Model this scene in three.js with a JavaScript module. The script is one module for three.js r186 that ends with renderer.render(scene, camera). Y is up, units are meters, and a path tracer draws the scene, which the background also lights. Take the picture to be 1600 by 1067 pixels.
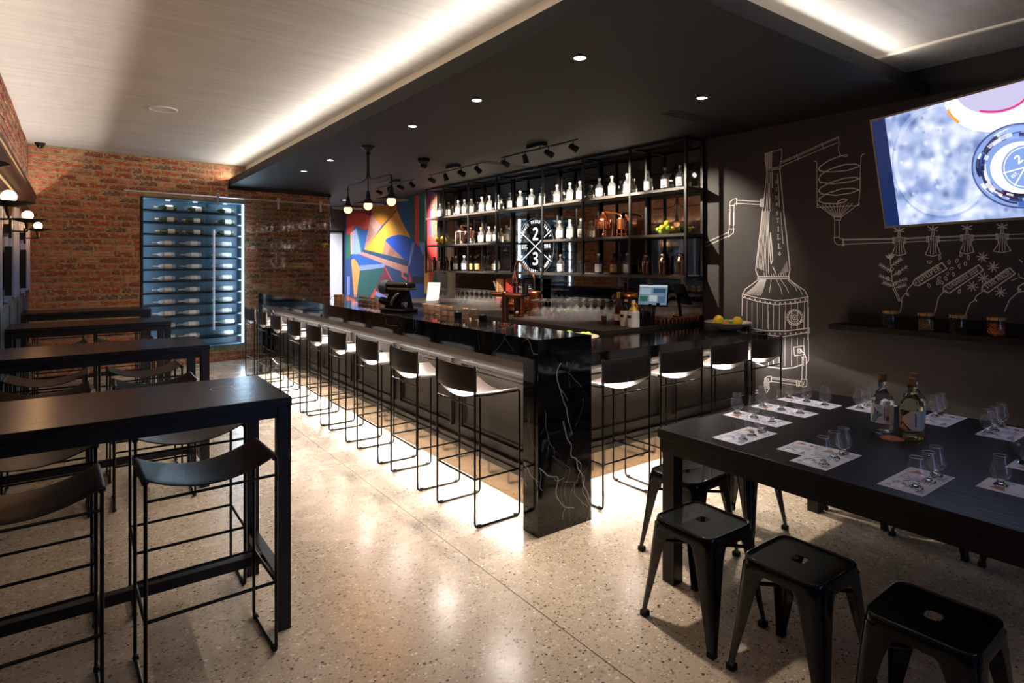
import * as THREE from 'three';
import { mergeGeometries } from 'three/addons/utils/BufferGeometryUtils.js';
import { RoundedBoxGeometry } from 'three/addons/geometries/RoundedBoxGeometry.js';
import { RectAreaLightUniformsLib } from 'three/addons/lights/RectAreaLightUniformsLib.js';
import { FontLoader } from 'three/addons/loaders/FontLoader.js';
import { TextGeometry } from 'three/addons/geometries/TextGeometry.js';

// ---------------------------------------------------------------- camera, large lights, exposure
const scene = new THREE.Scene();
scene.background = new THREE.Color(0x000000);
RectAreaLightUniformsLib.init();
const renderer = new THREE.WebGLRenderer({ antialias: true });
renderer.toneMapping = THREE.LinearToneMapping;
renderer.toneMappingExposure = 1.17;
renderer.shadowMap.enabled = true;

const YAW = Math.atan2(684, 930);
const camera = new THREE.PerspectiveCamera(2 * Math.atan(533.5 / 930) * 180 / Math.PI, 1600 / 1067, 0.05, 60);
camera.position.set(0, 1.575, 0);
camera.lookAt(Math.sin(YAW), 1.575, -Math.cos(YAW));
camera.setViewOffset(1600, 1067, 0, 123.9, 1600, 1067);

const V = (x, y, z) => new THREE.Vector3(x, y, z);
function rectLight(name, pos, dir, along, w, h, color, intensity) {
  const l = new THREE.RectAreaLight(color, intensity, w, h);
  const z = dir.clone().normalize().negate(), x = along.clone().normalize(), y = z.clone().cross(x).normalize();
  l.quaternion.setFromRotationMatrix(new THREE.Matrix4().makeBasis(x, y, z));
  l.position.copy(pos); l.name = name; scene.add(l);
  return l;
}
function spotLight(name, pos, target, intensity, angle, color, penumbra = 0.6, radius = 1) {
  const l = new THREE.SpotLight(color, intensity, 0, angle, penumbra, 2);
  l.position.copy(pos); l.target.position.copy(target); l.name = name;
  l.castShadow = true; l.shadow.radius = radius; l.shadow.mapSize.set(512, 512);
  scene.add(l); scene.add(l.target);
  return l;
}
const WARM = 0xffe2c4, WHITE = 0xfff1e2, COOL = 0xcfe6ff, AMBER = 0xffb066;
const CEIL = 3.135, SOFFIT = 2.79, LIP = 2.90, RX = 5.04, LX = -0.5;
// cove light hidden in the trough on the left cornice
rectLight('cornice_cove_light', V(-0.47, 2.405, -3.6), V(0.12, 1, 0), V(0, 0, 1), 12.6, 0.014, 0xfff4ea, 125);
// cove lights hidden behind the lip of the dropped ceiling
rectLight('bulkhead_cove_light', V(2.035, 2.91, -6.05), V(-0.85, 0.6, 0), V(0, 0, 1), 8.5, 0.022, 0xfff6ec, 72);
rectLight('bulkhead_front_cove_light', V(3.3, 2.893, -1.745), V(0, 0.22, 1), V(1, 0, 0), 2.4, 0.018, 0xfff6ec, 60);
// strip lights under the bar counters and over the kick boards
rectLight('bar_counter_strip_light', V(2.17, 0.932, -5.95), V(-0.25, -1, 0), V(0, 0, 1), 6.1, 0.02, 0xfff6ec, 235);
rectLight('bar_kick_strip_light', V(2.315, 0.212, -5.95), V(-0.35, -1, 0), V(0, 0, 1), 6.1, 0.02, 0xfff6ec, 150);
rectLight('side_counter_strip_light', V(3.79, 0.86, -2.99), V(0, -1, 0.25), V(1, 0, 0), 2.4, 0.02, 0xfff6ec, 235);
rectLight('side_kick_strip_light', V(3.79, 0.212, -3.1), V(0, -1, 0.35), V(1, 0, 0), 2.4, 0.02, 0xfff6ec, 150);
// blue evening daylight from the street window behind the camera
rectLight('street_window_light', V(2.2, 1.6, 3.55), V(0, -0.05, -1), V(1, 0, 0), 1.7, 1.9, 0x86b4ff, 1.0);

// ---------------------------------------------------------------- helpers
let seed = 7;
const rnd = () => { seed = (seed + 0x6d2b79f5) | 0; let t = Math.imul(seed ^ (seed >>> 15), 1 | seed); t = (t + Math.imul(t ^ (t >>> 7), 61 | t)) ^ t; return ((t ^ (t >>> 14)) >>> 0) / 4294967296; };
const rr = (a, b) => a + (b - a) * rnd();
const used = new Map();
function numbered(n) { const k = used.get(n) || 0; used.set(n, k + 1); return k ? n + '_' + String(k).padStart(3, '0') : n; }
const ORD = ['first', 'second', 'third', 'fourth', 'fifth', 'sixth', 'seventh', 'eighth', 'ninth', 'tenth', 'eleventh', 'twelfth', 'thirteenth', 'fourteenth', 'fifteenth', 'sixteenth', 'seventeenth', 'eighteenth', 'nineteenth', 'twentieth', 'twenty-first', 'twenty-second', 'twenty-third', 'twenty-fourth'];
const prep = (g) => {
  let r = g.index ? g.toNonIndexed() : g;
  if (!r.attributes.normal) r.computeVertexNormals();
  if (!r.attributes.uv) r.setAttribute('uv', new THREE.BufferAttribute(new Float32Array(r.attributes.position.count * 2), 2));
  for (const k of Object.keys(r.attributes)) if (!['position', 'normal', 'uv'].includes(k)) r.deleteAttribute(k);
  return r;
};
const join = (list) => { list = [].concat(list); return list.length === 1 ? list[0] : mergeGeometries(list.map(prep)); };
const at = (g, x = 0, y = 0, z = 0, rx = 0, ry = 0, rz = 0) => { g.applyMatrix4(new THREE.Matrix4().compose(V(x, y, z), new THREE.Quaternion().setFromEuler(new THREE.Euler(rx, ry, rz)), V(1, 1, 1))); return g; };
// uv in metres from the position, by the way each face points
function muv(g, s = 1) {
  const p = g.attributes.position, n = g.attributes.normal, uv = new Float32Array(p.count * 2);
  for (let i = 0; i < p.count; i++) {
    const ax = Math.abs(n.getX(i)), ay = Math.abs(n.getY(i)), az = Math.abs(n.getZ(i)), x = p.getX(i), y = p.getY(i), z = p.getZ(i);
    const [u, v] = ay >= ax && ay >= az ? [x, z] : ax >= az ? [z, y] : [x, y];
    uv[2 * i] = u * s; uv[2 * i + 1] = v * s;
  }
  g.setAttribute('uv', new THREE.BufferAttribute(uv, 2)); return g;
}
const box = (w, h, d, x = 0, y = 0, z = 0) => muv(new THREE.BoxGeometry(w, h, d).translate(x, y, z));
// box from its limits
const bx = (x0, x1, y0, y1, z0, z1) => box(x1 - x0, y1 - y0, z1 - z0, (x0 + x1) / 2, (y0 + y1) / 2, (z0 + z1) / 2);
const rbox = (w, h, d, r, x = 0, y = 0, z = 0) => muv(new RoundedBoxGeometry(w, h, d, 2, r).translate(x, y, z));
const cyl = (r0, r1, h, x = 0, y = 0, z = 0, n = 24, open = false) => new THREE.CylinderGeometry(r1, r0, h, n, 1, open).translate(x, y + h / 2, z);
const lathe = (pts, n = 28, a0 = 0, al = Math.PI * 2) => new THREE.LatheGeometry(pts.map(([r, y]) => new THREE.Vector2(r, y)), n, a0, al);
const ball = (r, x = 0, y = 0, z = 0, n = 16) => new THREE.SphereGeometry(r, n, Math.max(8, n * 0.6 | 0)).translate(x, y, z);
// rod along a bent line, with rounded bends
function rod(pts, r, bend = 0.03, seg = 8, closed = false) {
  const P = pts.map((p) => p.isVector3 ? p : V(...p)), line = [];
  const N = P.length;
  for (let i = 0; i < N; i++) {
    if (!closed && (i === 0 || i === N - 1) || bend === 0) { line.push(P[i].clone()); continue; }
    const a = P[(i + N - 1) % N], b = P[i], c = P[(i + 1) % N];
    const k = Math.min(bend, a.distanceTo(b) * 0.45, b.distanceTo(c) * 0.45);
    const p0 = b.clone().lerp(a, k / a.distanceTo(b)), p1 = b.clone().lerp(c, k / b.distanceTo(c));
    for (let s = 0; s <= 4; s++) { const t = s / 4; line.push(p0.clone().multiplyScalar((1 - t) ** 2).add(b.clone().multiplyScalar(2 * t * (1 - t))).add(p1.clone().multiplyScalar(t * t))); }
  }
  if (closed) line.push(line[0].clone());
  const M = line.length, pos = [], nor = [], idx = [];
  let prevN = null;
  for (let i = 0; i < M; i++) {
    const t = line[Math.min(M - 1, i + 1)].clone().sub(line[Math.max(0, i - 1)]).normalize();
    if (closed && (i === 0 || i === M - 1)) t.copy(line[1].clone().sub(line[M - 2]).normalize());
    let n = prevN ? prevN.clone().sub(t.clone().multiplyScalar(prevN.dot(t))) : V(Math.abs(t.y) < 0.9 ? 0 : 1, Math.abs(t.y) < 0.9 ? 1 : 0, 0).sub(t.clone().multiplyScalar(Math.abs(t.y) < 0.9 ? t.y : t.x));
    n.normalize(); prevN = n;
    const b = t.clone().cross(n), rad = typeof r === 'function' ? r(i / (M - 1)) : r;
    for (let k = 0; k < seg; k++) { const a = k / seg * Math.PI * 2, d = n.clone().multiplyScalar(Math.cos(a)).add(b.clone().multiplyScalar(Math.sin(a))); nor.push(d.x, d.y, d.z); pos.push(line[i].x + d.x * rad, line[i].y + d.y * rad, line[i].z + d.z * rad); }
  }
  for (let i = 0; i < M - 1; i++) for (let k = 0; k < seg; k++) { const a = i * seg + k, b = i * seg + (k + 1) % seg, c = a + seg, d = b + seg; idx.push(a, b, c, b, d, c); }
  if (!closed) for (const [e, f] of [[0, 1], [M - 1, 0]]) for (let k = 1; k < seg - 1; k++) { const o = e * seg; f ? idx.push(o, o + k + 1, o + k) : idx.push(o, o + k, o + k + 1); }
  const g = new THREE.BufferGeometry();
  g.setAttribute('position', new THREE.Float32BufferAttribute(pos, 3)); g.setAttribute('normal', new THREE.Float32BufferAttribute(nor, 3)); g.setIndex(idx);
  g.setAttribute('uv', new THREE.Float32BufferAttribute(new Float32Array(pos.length / 3 * 2), 2));
  return g;
}
// sheet of some thickness over a grid: f(u, v) gives the point, th the thickness
function sheet(f, nu, nv, th) {
  const P = []; for (let i = 0; i <= nu; i++) for (let j = 0; j <= nv; j++) P.push(f(i / nu, j / nv));
  const id = (i, j) => i * (nv + 1) + j, N = P.map(() => V(0, 0, 0));
  for (let i = 0; i < nu; i++) for (let j = 0; j < nv; j++) {
    const a = P[id(i, j)], b = P[id(i + 1, j)], c = P[id(i, j + 1)], n = b.clone().sub(a).cross(c.clone().sub(a));
    for (const q of [id(i, j), id(i + 1, j), id(i, j + 1), id(i + 1, j + 1)]) N[q].add(n);
  }
  const pos = [], uv = [], idx = [], K = P.length;
  for (const s of [1, -1]) P.forEach((p, k) => { const n = N[k].clone().normalize().multiplyScalar(s * th / 2); pos.push(p.x + n.x, p.y + n.y, p.z + n.z); uv.push((k % (nv + 1)) / nv, Math.floor(k / (nv + 1)) / nu); });
  for (let i = 0; i < nu; i++) for (let j = 0; j < nv; j++) {
    const a = id(i, j), b = id(i + 1, j), c = id(i, j + 1), d = id(i + 1, j + 1);
    idx.push(a, b, c, b, d, c, a + K, c + K, b + K, b + K, c + K, d + K);
  }
  const edge = (a, b) => idx.push(a, a + K, b, b, a + K, b + K);
  for (let i = 0; i < nu; i++) { edge(id(i, 0), id(i + 1, 0)); edge(id(i + 1, nv), id(i, nv)); }
  for (let j = 0; j < nv; j++) { edge(id(0, j + 1), id(0, j)); edge(id(nu, j), id(nu, j + 1)); }
  const g = new THREE.BufferGeometry();
  g.setAttribute('position', new THREE.Float32BufferAttribute(pos, 3)); g.setAttribute('uv', new THREE.Float32BufferAttribute(uv, 2)); g.setIndex(idx); g.computeVertexNormals();
  return g;
}
function part(name, geos, mat, parent, label) {
  const m = new THREE.Mesh(join(geos), mat); m.name = name; if (label) m.userData.label = label; parent.add(m); return m;
}
function thing(name, label, category, [x, y, z] = [0, 0, 0], turn = 0, group) {
  const o = new THREE.Group(); o.name = numbered(name); o.position.set(x, y, z); o.rotation.y = turn;
  o.userData = { label, category }; if (group) o.userData.group = group; scene.add(o); return o;
}
function copy(src, [x, y, z], turn, label, group) {
  const c = src.clone(); c.name = numbered(src.userData.base || src.name.replace(/_\d{3}$/, '')); c.position.set(x, y, z); c.rotation.set(0, turn, 0);
  c.userData = { label, category: src.userData.category }; if (group) c.userData.group = group; scene.add(c); return c;
}
function struct(name, geos, mat, label) {
  const o = geos ? new THREE.Mesh(join(geos), mat) : new THREE.Group(); o.name = name; o.userData = { kind: 'structure', label, category: name.split('_')[0] }; scene.add(o); return o;
}
function canvas(w, h, draw) { const c = document.createElement('canvas'); c.width = w; c.height = h; draw(c.getContext('2d'), w, h); return c; }
function tex(c, srgb = true, rx = 1, ry = 1) {
  const t = new THREE.CanvasTexture(c); t.wrapS = t.wrapT = THREE.RepeatWrapping; t.repeat.set(rx, ry); t.magFilter = THREE.LinearFilter; if (srgb) t.colorSpace = THREE.SRGBColorSpace; return t;
}
// tiling value noise in [0, 1]
function noiseGrid(n) { const g = new Float32Array(n * n); for (let i = 0; i < n * n; i++) g[i] = rnd(); return (x, y) => { const xi = Math.floor(x), yi = Math.floor(y), fx = x - xi, fy = y - yi, s = (t) => t * t * (3 - 2 * t), m = (v) => ((v % n) + n) % n; const a = g[m(yi) * n + m(xi)], b = g[m(yi) * n + m(xi + 1)], c = g[m(yi + 1) * n + m(xi)], d = g[m(yi + 1) * n + m(xi + 1)]; return (a + (b - a) * s(fx)) * (1 - s(fy)) + (c + (d - c) * s(fx)) * s(fy); }; }
const nz = noiseGrid(64);
function pixelCanvas(w, h, f) { return canvas(w, h, (c) => { const im = c.createImageData(w, h); for (let y = 0; y < h; y++) for (let x = 0; x < w; x++) { const v = f(x / w, y / h), o = (y * w + x) * 4; im.data[o] = v[0]; im.data[o + 1] = v[1]; im.data[o + 2] = v[2]; im.data[o + 3] = 255; } c.putImageData(im, 0, 0); }); }
const std = (o) => new THREE.MeshStandardMaterial(o), phy = (o) => new THREE.MeshPhysicalMaterial(o);
// ---------------------------------------------------------------- materials
const M = {};
// terrazzo: 2.4 m tile
{
  const S = 2048, c = canvas(S, S, (g) => {
    g.fillStyle = '#c6b49d'; g.fillRect(0, 0, S, S);
    
    const cols = ['#d6c6b0', '#e2d8c8', '#cbb8a0', '#ac9a84', '#b8a48c', '#96826c', '#d0bea4', '#ece4d8', '#a08c76', '#6a5a4c', '#bca488', '#cdb494'];
    const chip = (x, y, r, col) => { g.fillStyle = col; for (const ox of [0, S, -S]) for (const oy of [0, S, -S]) { if (x + ox < -r || x + ox > S + r || y + oy < -r || y + oy > S + r) continue; g.beginPath(); const n = 5 + (rnd() * 3 | 0), a0 = rnd() * 6; for (let k = 0; k < n; k++) { const a = a0 + k / n * 6.283, q = r * rr(0.6, 1.1); g.lineTo(x + ox + Math.cos(a) * q, y + oy + Math.sin(a) * q * 0.8); } g.closePath(); g.fill(); } };
    for (let i = 0; i < 26000; i++) chip(rnd() * S, rnd() * S, rr(1.2, 5), cols[rnd() * cols.length | 0]);
    for (let i = 0; i < 9000; i++) chip(rnd() * S, rnd() * S, rr(3.5, 8.5), cols[rnd() * 12 | 0]);
    for (let i = 0; i < 2600; i++) chip(rnd() * S, rnd() * S, rr(2.5, 6.5), ['#3a312a', '#f2ece0', '#8a6e50', '#efe6d6', '#5c4c3e'][i % 5]);
  });
  M.terrazzo = phy({ map: tex(c, true, 1 / 2.4, 1 / 2.4), roughness: 0.31, roughnessMap: tex(pixelCanvas(256, 256, (u, v) => { const k = 175 + 60 * nz(u * 16, v * 16) + 20 * nz(u * 64, v * 64); return [k, k, k]; }), false, 1 / 1.9, 1 / 1.9), specularIntensity: 0.9 });
}
M.ceiling = std({ color: 0xb6b2ae, roughness: 0.92, map: tex(pixelCanvas(256, 256, (u, v) => { const k = 232 + 16 * nz(u * 4, v * 64) + 7 * nz(u * 32, v * 8); return [k, k, k * 0.99]; }), true, 0.5, 0.5) });
M.cove = std({ color: 0xd6cec0, roughness: 0.9 });
M.blackCeiling = std({ color: 0x090808, roughness: 0.65 });
M.darkWall = std({ color: 0x221d1a, roughness: 0.8 });
M.greyWall = std({ color: 0x5c554e, roughness: 0.85 });
M.mortar = std({ color: 0xb3a17e, roughness: 0.95, map: tex(pixelCanvas(512, 512, (u, v) => { const k = 185 + 50 * nz(u * 24, v * 24) + 20 * nz(u * 64, v * 64); return [k, k * 0.97, k * 0.9]; }), true, 1, 1), bumpMap: tex(pixelCanvas(256, 256, (u, v) => { const k = 120 * nz(u * 32, v * 32) + 100 * nz(u * 64, v * 64); return [k, k, k]; }), false, 2, 2), bumpScale: 0.006 });
M.bricks = [];
for (let k = 0; k < 9; k++) {
  const base = [[186, 96, 58], [172, 84, 50], [196, 112, 74], [160, 78, 52], [180, 106, 78], [150, 84, 62], [204, 138, 102], [168, 114, 88], [130, 86, 68]][k], o = k * 7.3;
  const c = pixelCanvas(128, 64, (u, v) => {
    const a = nz(u * 6 + o, v * 3 + o), b = nz(u * 22 + o, v * 11), f = nz(u * 50, v * 30 + o);
    let q = 0.72 + 0.34 * a + 0.22 * (b - 0.5) + 0.16 * (f - 0.5);
    const e = Math.min(u, 1 - u) * 3.4, ev = Math.min(v, 1 - v) * 1.2, sm = Math.max(0, Math.min(1, (nz(u * 9 + o * 2, v * 5) * 1.25 - 0.52 - Math.min(e, ev)) * 3.2 + (b - 0.6) * 0.8));
    const d = nz(u * 4 + o * 3, v * 3) > 0.8 ? 0.75 : 1;
    return [0, 1, 2].map((i) => base[i] * q * d * (1 - sm) + [184, 164, 128][i] * sm * (0.8 + 0.3 * f));
  });
  const bp = pixelCanvas(64, 32, (u, v) => { const q = 255 * (0.5 * nz(u * 14 + o, v * 8) + 0.5 * nz(u * 30, v * 18 + o)); return [q, q, q]; });
  M.bricks.push(std({ map: tex(c), roughness: 0.9, bumpMap: tex(bp, false), bumpScale: 0.004 }));
}
// black marble with white veins, uv in metres
function veins(g, W, H, px, list, n, seedShift) {
  g.lineJoin = 'round';
  const vein = (x, y, a, len, w) => { let d = a; const pts = [[x, y]]; for (let s = 0; s < len; s += 0.012) { d = a + (nz(s * 14 + x * 9 + seedShift, y * 7) - 0.5) * 2.0; x += Math.cos(d) * 0.012; y += Math.sin(d) * 0.012; pts.push([x, y]); } for (const [ww, al] of [[w * 2.2, 0.1], [w * 0.95, 0.85]]) { g.strokeStyle = `rgba(186,186,190,${al})`; g.lineWidth = ww * px; g.beginPath(); pts.forEach(([p, q], i) => (i ? g.lineTo(p * px, H - q * px) : g.moveTo(p * px, H - q * px))); g.stroke(); } return pts; };
  for (const v of list) { const p = vein(...v); for (let k = 0; k < 3; k++) { const q = p[(rnd() * p.length) | 0]; vein(q[0], q[1], v[2] + rr(-0.5, 0.5), v[3] * rr(0.12, 0.35), v[4] * 0.5); } }
  for (let k = 0; k < n; k++) vein(rnd() * W / px, rnd() * H / px, rr(-2.4, -0.8), rr(0.08, 0.5), rr(0.0008, 0.0018));
}
const marbleBase = (g, W, H) => { g.fillStyle = '#0b0b0c'; g.fillRect(0, 0, W, H); for (let i = 0; i < 400; i++) { g.fillStyle = `rgba(60,58,58,0.05)`; g.beginPath(); g.arc(rnd() * W, rnd() * H, rr(4, 60), 0, 7); g.fill(); } };
const marble = (c, rx, ry) => phy({ map: tex(c, true, rx, ry), roughness: 0.07, specularIntensity: 0.9, clearcoat: 0.1, clearcoatRoughness: 0.03 });
M.marble = marble(canvas(2048, 1024, (g, W, H) => { marbleBase(g, W, H); veins(g, W, H, 1024, [[0.1, 0.85, -0.6, 1.3, 0.0045], [1.1, 0.95, -1.2, 0.9, 0.003], [0.5, 0.4, -0.3, 1.2, 0.003], [1.5, 0.5, -0.9, 0.6, 0.004]], 26, 3); }), 0.5, 1);
M.marblePost = marble(canvas(512, 1408, (g, W, H) => { marbleBase(g, W, H); veins(g, W, H, 1200, [[0.12, 1.13, -1.42, 0.55, 0.0065], [0.19, 0.64, -1.2, 0.75, 0.0075], [0.01, 0.4, -1.05, 0.45, 0.0062], [0.05, 0.72, -1.2, 0.3, 0.0018], [0.2, 0.28, -1.0, 0.3, 0.002]], 9, 11); }), 1 / (512 / 1200), 1 / (1408 / 1200));
M.blackStone = phy({ color: 0x0b0a0a, roughness: 0.12, specularIntensity: 1 });
M.matteTop = std({ color: 0x2a2420, roughness: 0.42 });
// black stained oak, grain along u
function oak(col, hi, rough) {
  const c = pixelCanvas(1024, 512, (u, v) => { const w = nz(u * 3, v * 40) * 0.5 + nz(u * 8, v * 64 + 9) * 0.5, p = nz(u * 20, v * 63 + 30) > 0.72 ? 0.5 : 1; return [0, 1, 2].map((i) => (col[i] + (hi[i] - col[i]) * w) * (0.75 + 0.25 * p)); });
  const b = pixelCanvas(1024, 512, (u, v) => { const q = 255 * (0.6 * nz(u * 8, v * 64 + 9) + 0.4 * nz(u * 24, v * 63 + 30)); return [q, q, q]; });
  return phy({ specularIntensity: 0.7, map: tex(c, true, 0.8, 1.6), bumpMap: tex(b, false, 0.8, 1.6), bumpScale: 0.0007, roughness: rough });
}
M.oak = oak([14, 11, 10], [27, 21, 19], 0.36);
M.oakTop = oak([20, 15, 13], [40, 31, 27], 0.25);
M.oakZ = oak([13, 10, 9], [25, 20, 18], 0.4); M.oakZ.map.rotation = M.oakZ.bumpMap.rotation = Math.PI / 2;
M.blackMetal = std({ color: 0x0d0c0c, roughness: 0.42, metalness: 0.4 });
M.rodMetal = std({ color: 0x15120f, roughness: 0.32, metalness: 0.6 });
M.glossBlack = phy({ color: 0x030303, roughness: 0.5, specularIntensity: 0.2, clearcoat: 0.85, clearcoatRoughness: 0.03 });
M.rubber = std({ color: 0x0a0a0a, roughness: 0.8 });
const leatherBump = tex(pixelCanvas(256, 256, (u, v) => { const q = 255 * (0.5 * nz(u * 32, v * 32) + 0.5 * nz(u * 64, v * 64)); return [q, q, q]; }), false, 2, 2);
M.leather = std({ color: 0x2c231e, roughness: 0.34, bumpMap: leatherBump, bumpScale: 0.0006 });
M.steel = std({ color: 0xc4c4c8, roughness: 0.36, metalness: 1 });
M.brushed = std({ color: 0x8a8076, roughness: 0.42, metalness: 0.5 });
M.panelPaint = phy({ color: 0x231d18, roughness: 0.36, clearcoat: 0.25, clearcoatRoughness: 0.3 });
M.kick = std({ color: 0x6a5b4c, roughness: 0.14, metalness: 0.9 });
M.copper = std({ color: 0xc2764e, roughness: 0.24, metalness: 1 });
M.copperDark = std({ color: 0x9a5a38, roughness: 0.32, metalness: 1 });
M.rose = std({ color: 0xc58a72, roughness: 0.17, metalness: 1 });
M.brass = std({ color: 0xb08a48, roughness: 0.3, metalness: 1 });
M.mirror = std({ color: 0x8b8682, roughness: 0.035, metalness: 1 });
M.solid = phy({ color: 0xffffff, roughness: 0.0, transmission: 1, thickness: 0.01, ior: 1.5 });
M.glass = phy({ color: 0xffffff, roughness: 0.05, transmission: 1, thickness: 0, ior: 1.5 });
M.stemGlass = phy({ color: 0xffffff, roughness: 0.025, transmission: 0.965, thickness: 0, ior: 1.5 });
M.pane = phy({ color: 0xf2f8fa, roughness: 0.0, transmission: 1, thickness: 0, ior: 1.5 });
M.bottleGlass = phy({ color: 0xf8faf8, roughness: 0.05, transmission: 0.965, thickness: 0, ior: 1.5 });
M.amberGlass = phy({ color: 0xd9b26a, roughness: 0.03, transmission: 1, thickness: 0, ior: 1.5 });
M.darkGlass = phy({ color: 0x2a1a12, roughness: 0.06, transmission: 0.4, thickness: 0, ior: 1.5 });
M.wineGlass = phy({ color: 0xd6e6ec, roughness: 0.25, transmission: 0.45, thickness: 0, ior: 1.5 });
M.wineDark = phy({ color: 0x5a6a4a, roughness: 0.1, transmission: 0.35, thickness: 0, ior: 1.5 });
M.goldLiquid = phy({ color: 0xe8d08a, roughness: 0.02, transmission: 1, thickness: 0, ior: 1.36 });
M.label = std({ color: 0xe9e6df, roughness: 0.7 });
M.labelCream = std({ color: 0xc9b48c, roughness: 0.7 });
M.cork = std({ color: 0x8a6240, roughness: 0.8 });
M.woodLid = std({ color: 0xb98a58, roughness: 0.6 });
M.white = std({ color: 0xe8e8e8, roughness: 0.5 });
M.ceramic = phy({ color: 0xe4ddd0, roughness: 0.3, clearcoat: 0.4 });
M.teal = std({ color: 0x1c3440, roughness: 0.4 });
M.lemon = std({ color: 0xe0b91c, roughness: 0.45 });
M.lime = std({ color: 0x6f9a1e, roughness: 0.45 });
M.limeDark = std({ color: 0x3f7a1c, roughness: 0.45 });
M.limePale = std({ color: 0xa9b83a, roughness: 0.45 });
M.orange = std({ color: 0xd9752a, roughness: 0.5 });
M.bowlGrey = std({ color: 0xb9ada0, roughness: 0.45 });
const glow = (color, k) => std({ color: 0x000000, emissive: color, emissiveIntensity: k, roughness: 1 });
M.ledWhite = glow(0xfff2e2, 3);
M.ledCool = glow(0xd6efff, 5);
M.downlight = glow(0xfff0dc, 9);
M.bulb = glow(0xffc080, 3);
M.sconceBulb = glow(0xffdcae, 6);
M.signWhite = glow(0xffffff, 1.0);
// ---------------------------------------------------------------- the setting
const ZF = 3.6, ZB = -13.5;
const floor = struct('floor', [bx(LX - 0.2, RX + 0.2, -0.2, 0, ZB - 0.2, ZF + 0.2)], M.terrazzo, 'polished beige terrazzo floor with dark and pale stone chips');
part('floor_joint', [bx(1.686, 1.692, 0, 0.0006, -10.2, ZF)], std({ color: 0x5d4a36, roughness: 0.5 }), floor, 'thin dark joint line in the terrazzo');

// ceilings: the tall cream one, the dropped black one over the bar with its lit trough, the cream one by the screen
struct('ceiling', [bx(LX - 0.2, 2.27, CEIL, CEIL + 0.15, -10.9, ZF + 0.2)], M.ceiling, 'cream painted ceiling washed by hidden cove lights');
const bulk = struct('ceiling_bar', [bx(1.99, RX, SOFFIT, SOFFIT + 0.03, -10.62, -1.70)], M.blackCeiling, 'dropped black ceiling over the bar');
part('lip', [bx(1.99, 2.01, SOFFIT + 0.03, LIP, -10.4, -1.70)], M.blackCeiling, bulk);
part('lip', [bx(2.01, RX, SOFFIT + 0.03, LIP - 0.015, -1.72, -1.70)], M.blackCeiling, bulk);
part('trough_riser', [bx(2.25, 2.27, SOFFIT + 0.03, CEIL, -10.6, -1.95)], M.cove, bulk, 'cream back face of the light trough');
part('trough_riser', [bx(2.27, RX, SOFFIT + 0.03, CEIL, -1.97, -1.95)], M.cove, bulk, 'cream back face of the light trough');
part('trough_floor', [bx(2.01, 2.25, SOFFIT + 0.03, SOFFIT + 0.034, -10.35, -1.72), bx(2.25, RX, SOFFIT + 0.03, SOFFIT + 0.034, -1.95, -1.72)], M.cove, bulk);
part('led_strip', [bx(2.012, 2.03, LIP - 0.03, LIP - 0.002, -10.3, -1.8)], M.ledWhite, bulk);
part('led_strip', [bx(2.1, 4.5, LIP - 0.045, LIP - 0.017, -1.74, -1.722)], M.ledWhite, bulk);
const cr = struct('ceiling_front', [bx(2.27, RX, 3.0, 3.12, -1.95, ZF + 0.2)], M.ceiling, 'cream ceiling in front of the bar near the screen');
part('step_fascia', [bx(2.25, 2.27, 3.0, CEIL, -1.95, ZF)], M.ceiling, cr);
part('trim_strip', [bx(4.46, 4.49, 2.985, 3.0, -1.9, ZF)], M.cove, cr, 'thin cream trim line along the ceiling');
struct('ceiling_corridor', [bx(3.55, RX, SOFFIT, SOFFIT + 0.1, ZB, -10.62)], M.blackCeiling, 'black ceiling over the passage behind the brick wall');

// right wall
const wallR = struct('wall_right', [bx(RX, RX + 0.2, 0, 3.2, ZB, ZF + 0.2)], M.darkWall, 'long dark wall behind the bar and the communal table');
struct('wall_front', [bx(LX - 0.2, 1.3, 0, 3.3, ZF, ZF + 0.2), bx(3.1, RX + 0.2, 0, 3.3, ZF, ZF + 0.2), bx(1.3, 3.1, 0, 0.6, ZF, ZF + 0.2), bx(1.3, 3.1, 2.6, 3.3, ZF, ZF + 0.2)], M.greyWall, 'street side wall around the front window');
const win = struct('window_1', null, null, 'street window with evening light');
part('window_frame', [bx(1.3, 1.36, 0.6, 2.6, ZF, ZF + 0.08), bx(3.04, 3.1, 0.6, 2.6, ZF, ZF + 0.08), bx(1.36, 3.04, 0.6, 0.66, ZF, ZF + 0.08), bx(1.36, 3.04, 2.54, 2.6, ZF, ZF + 0.08), bx(2.17, 2.23, 0.66, 2.54, ZF, ZF + 0.08)], M.blackMetal, win);
part('pane', [bx(1.36, 2.17, 0.66, 2.54, ZF + 0.03, ZF + 0.04), bx(2.23, 3.04, 0.66, 2.54, ZF + 0.03, ZF + 0.04)], glow(0x86b4ff, 1.2), win);

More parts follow.
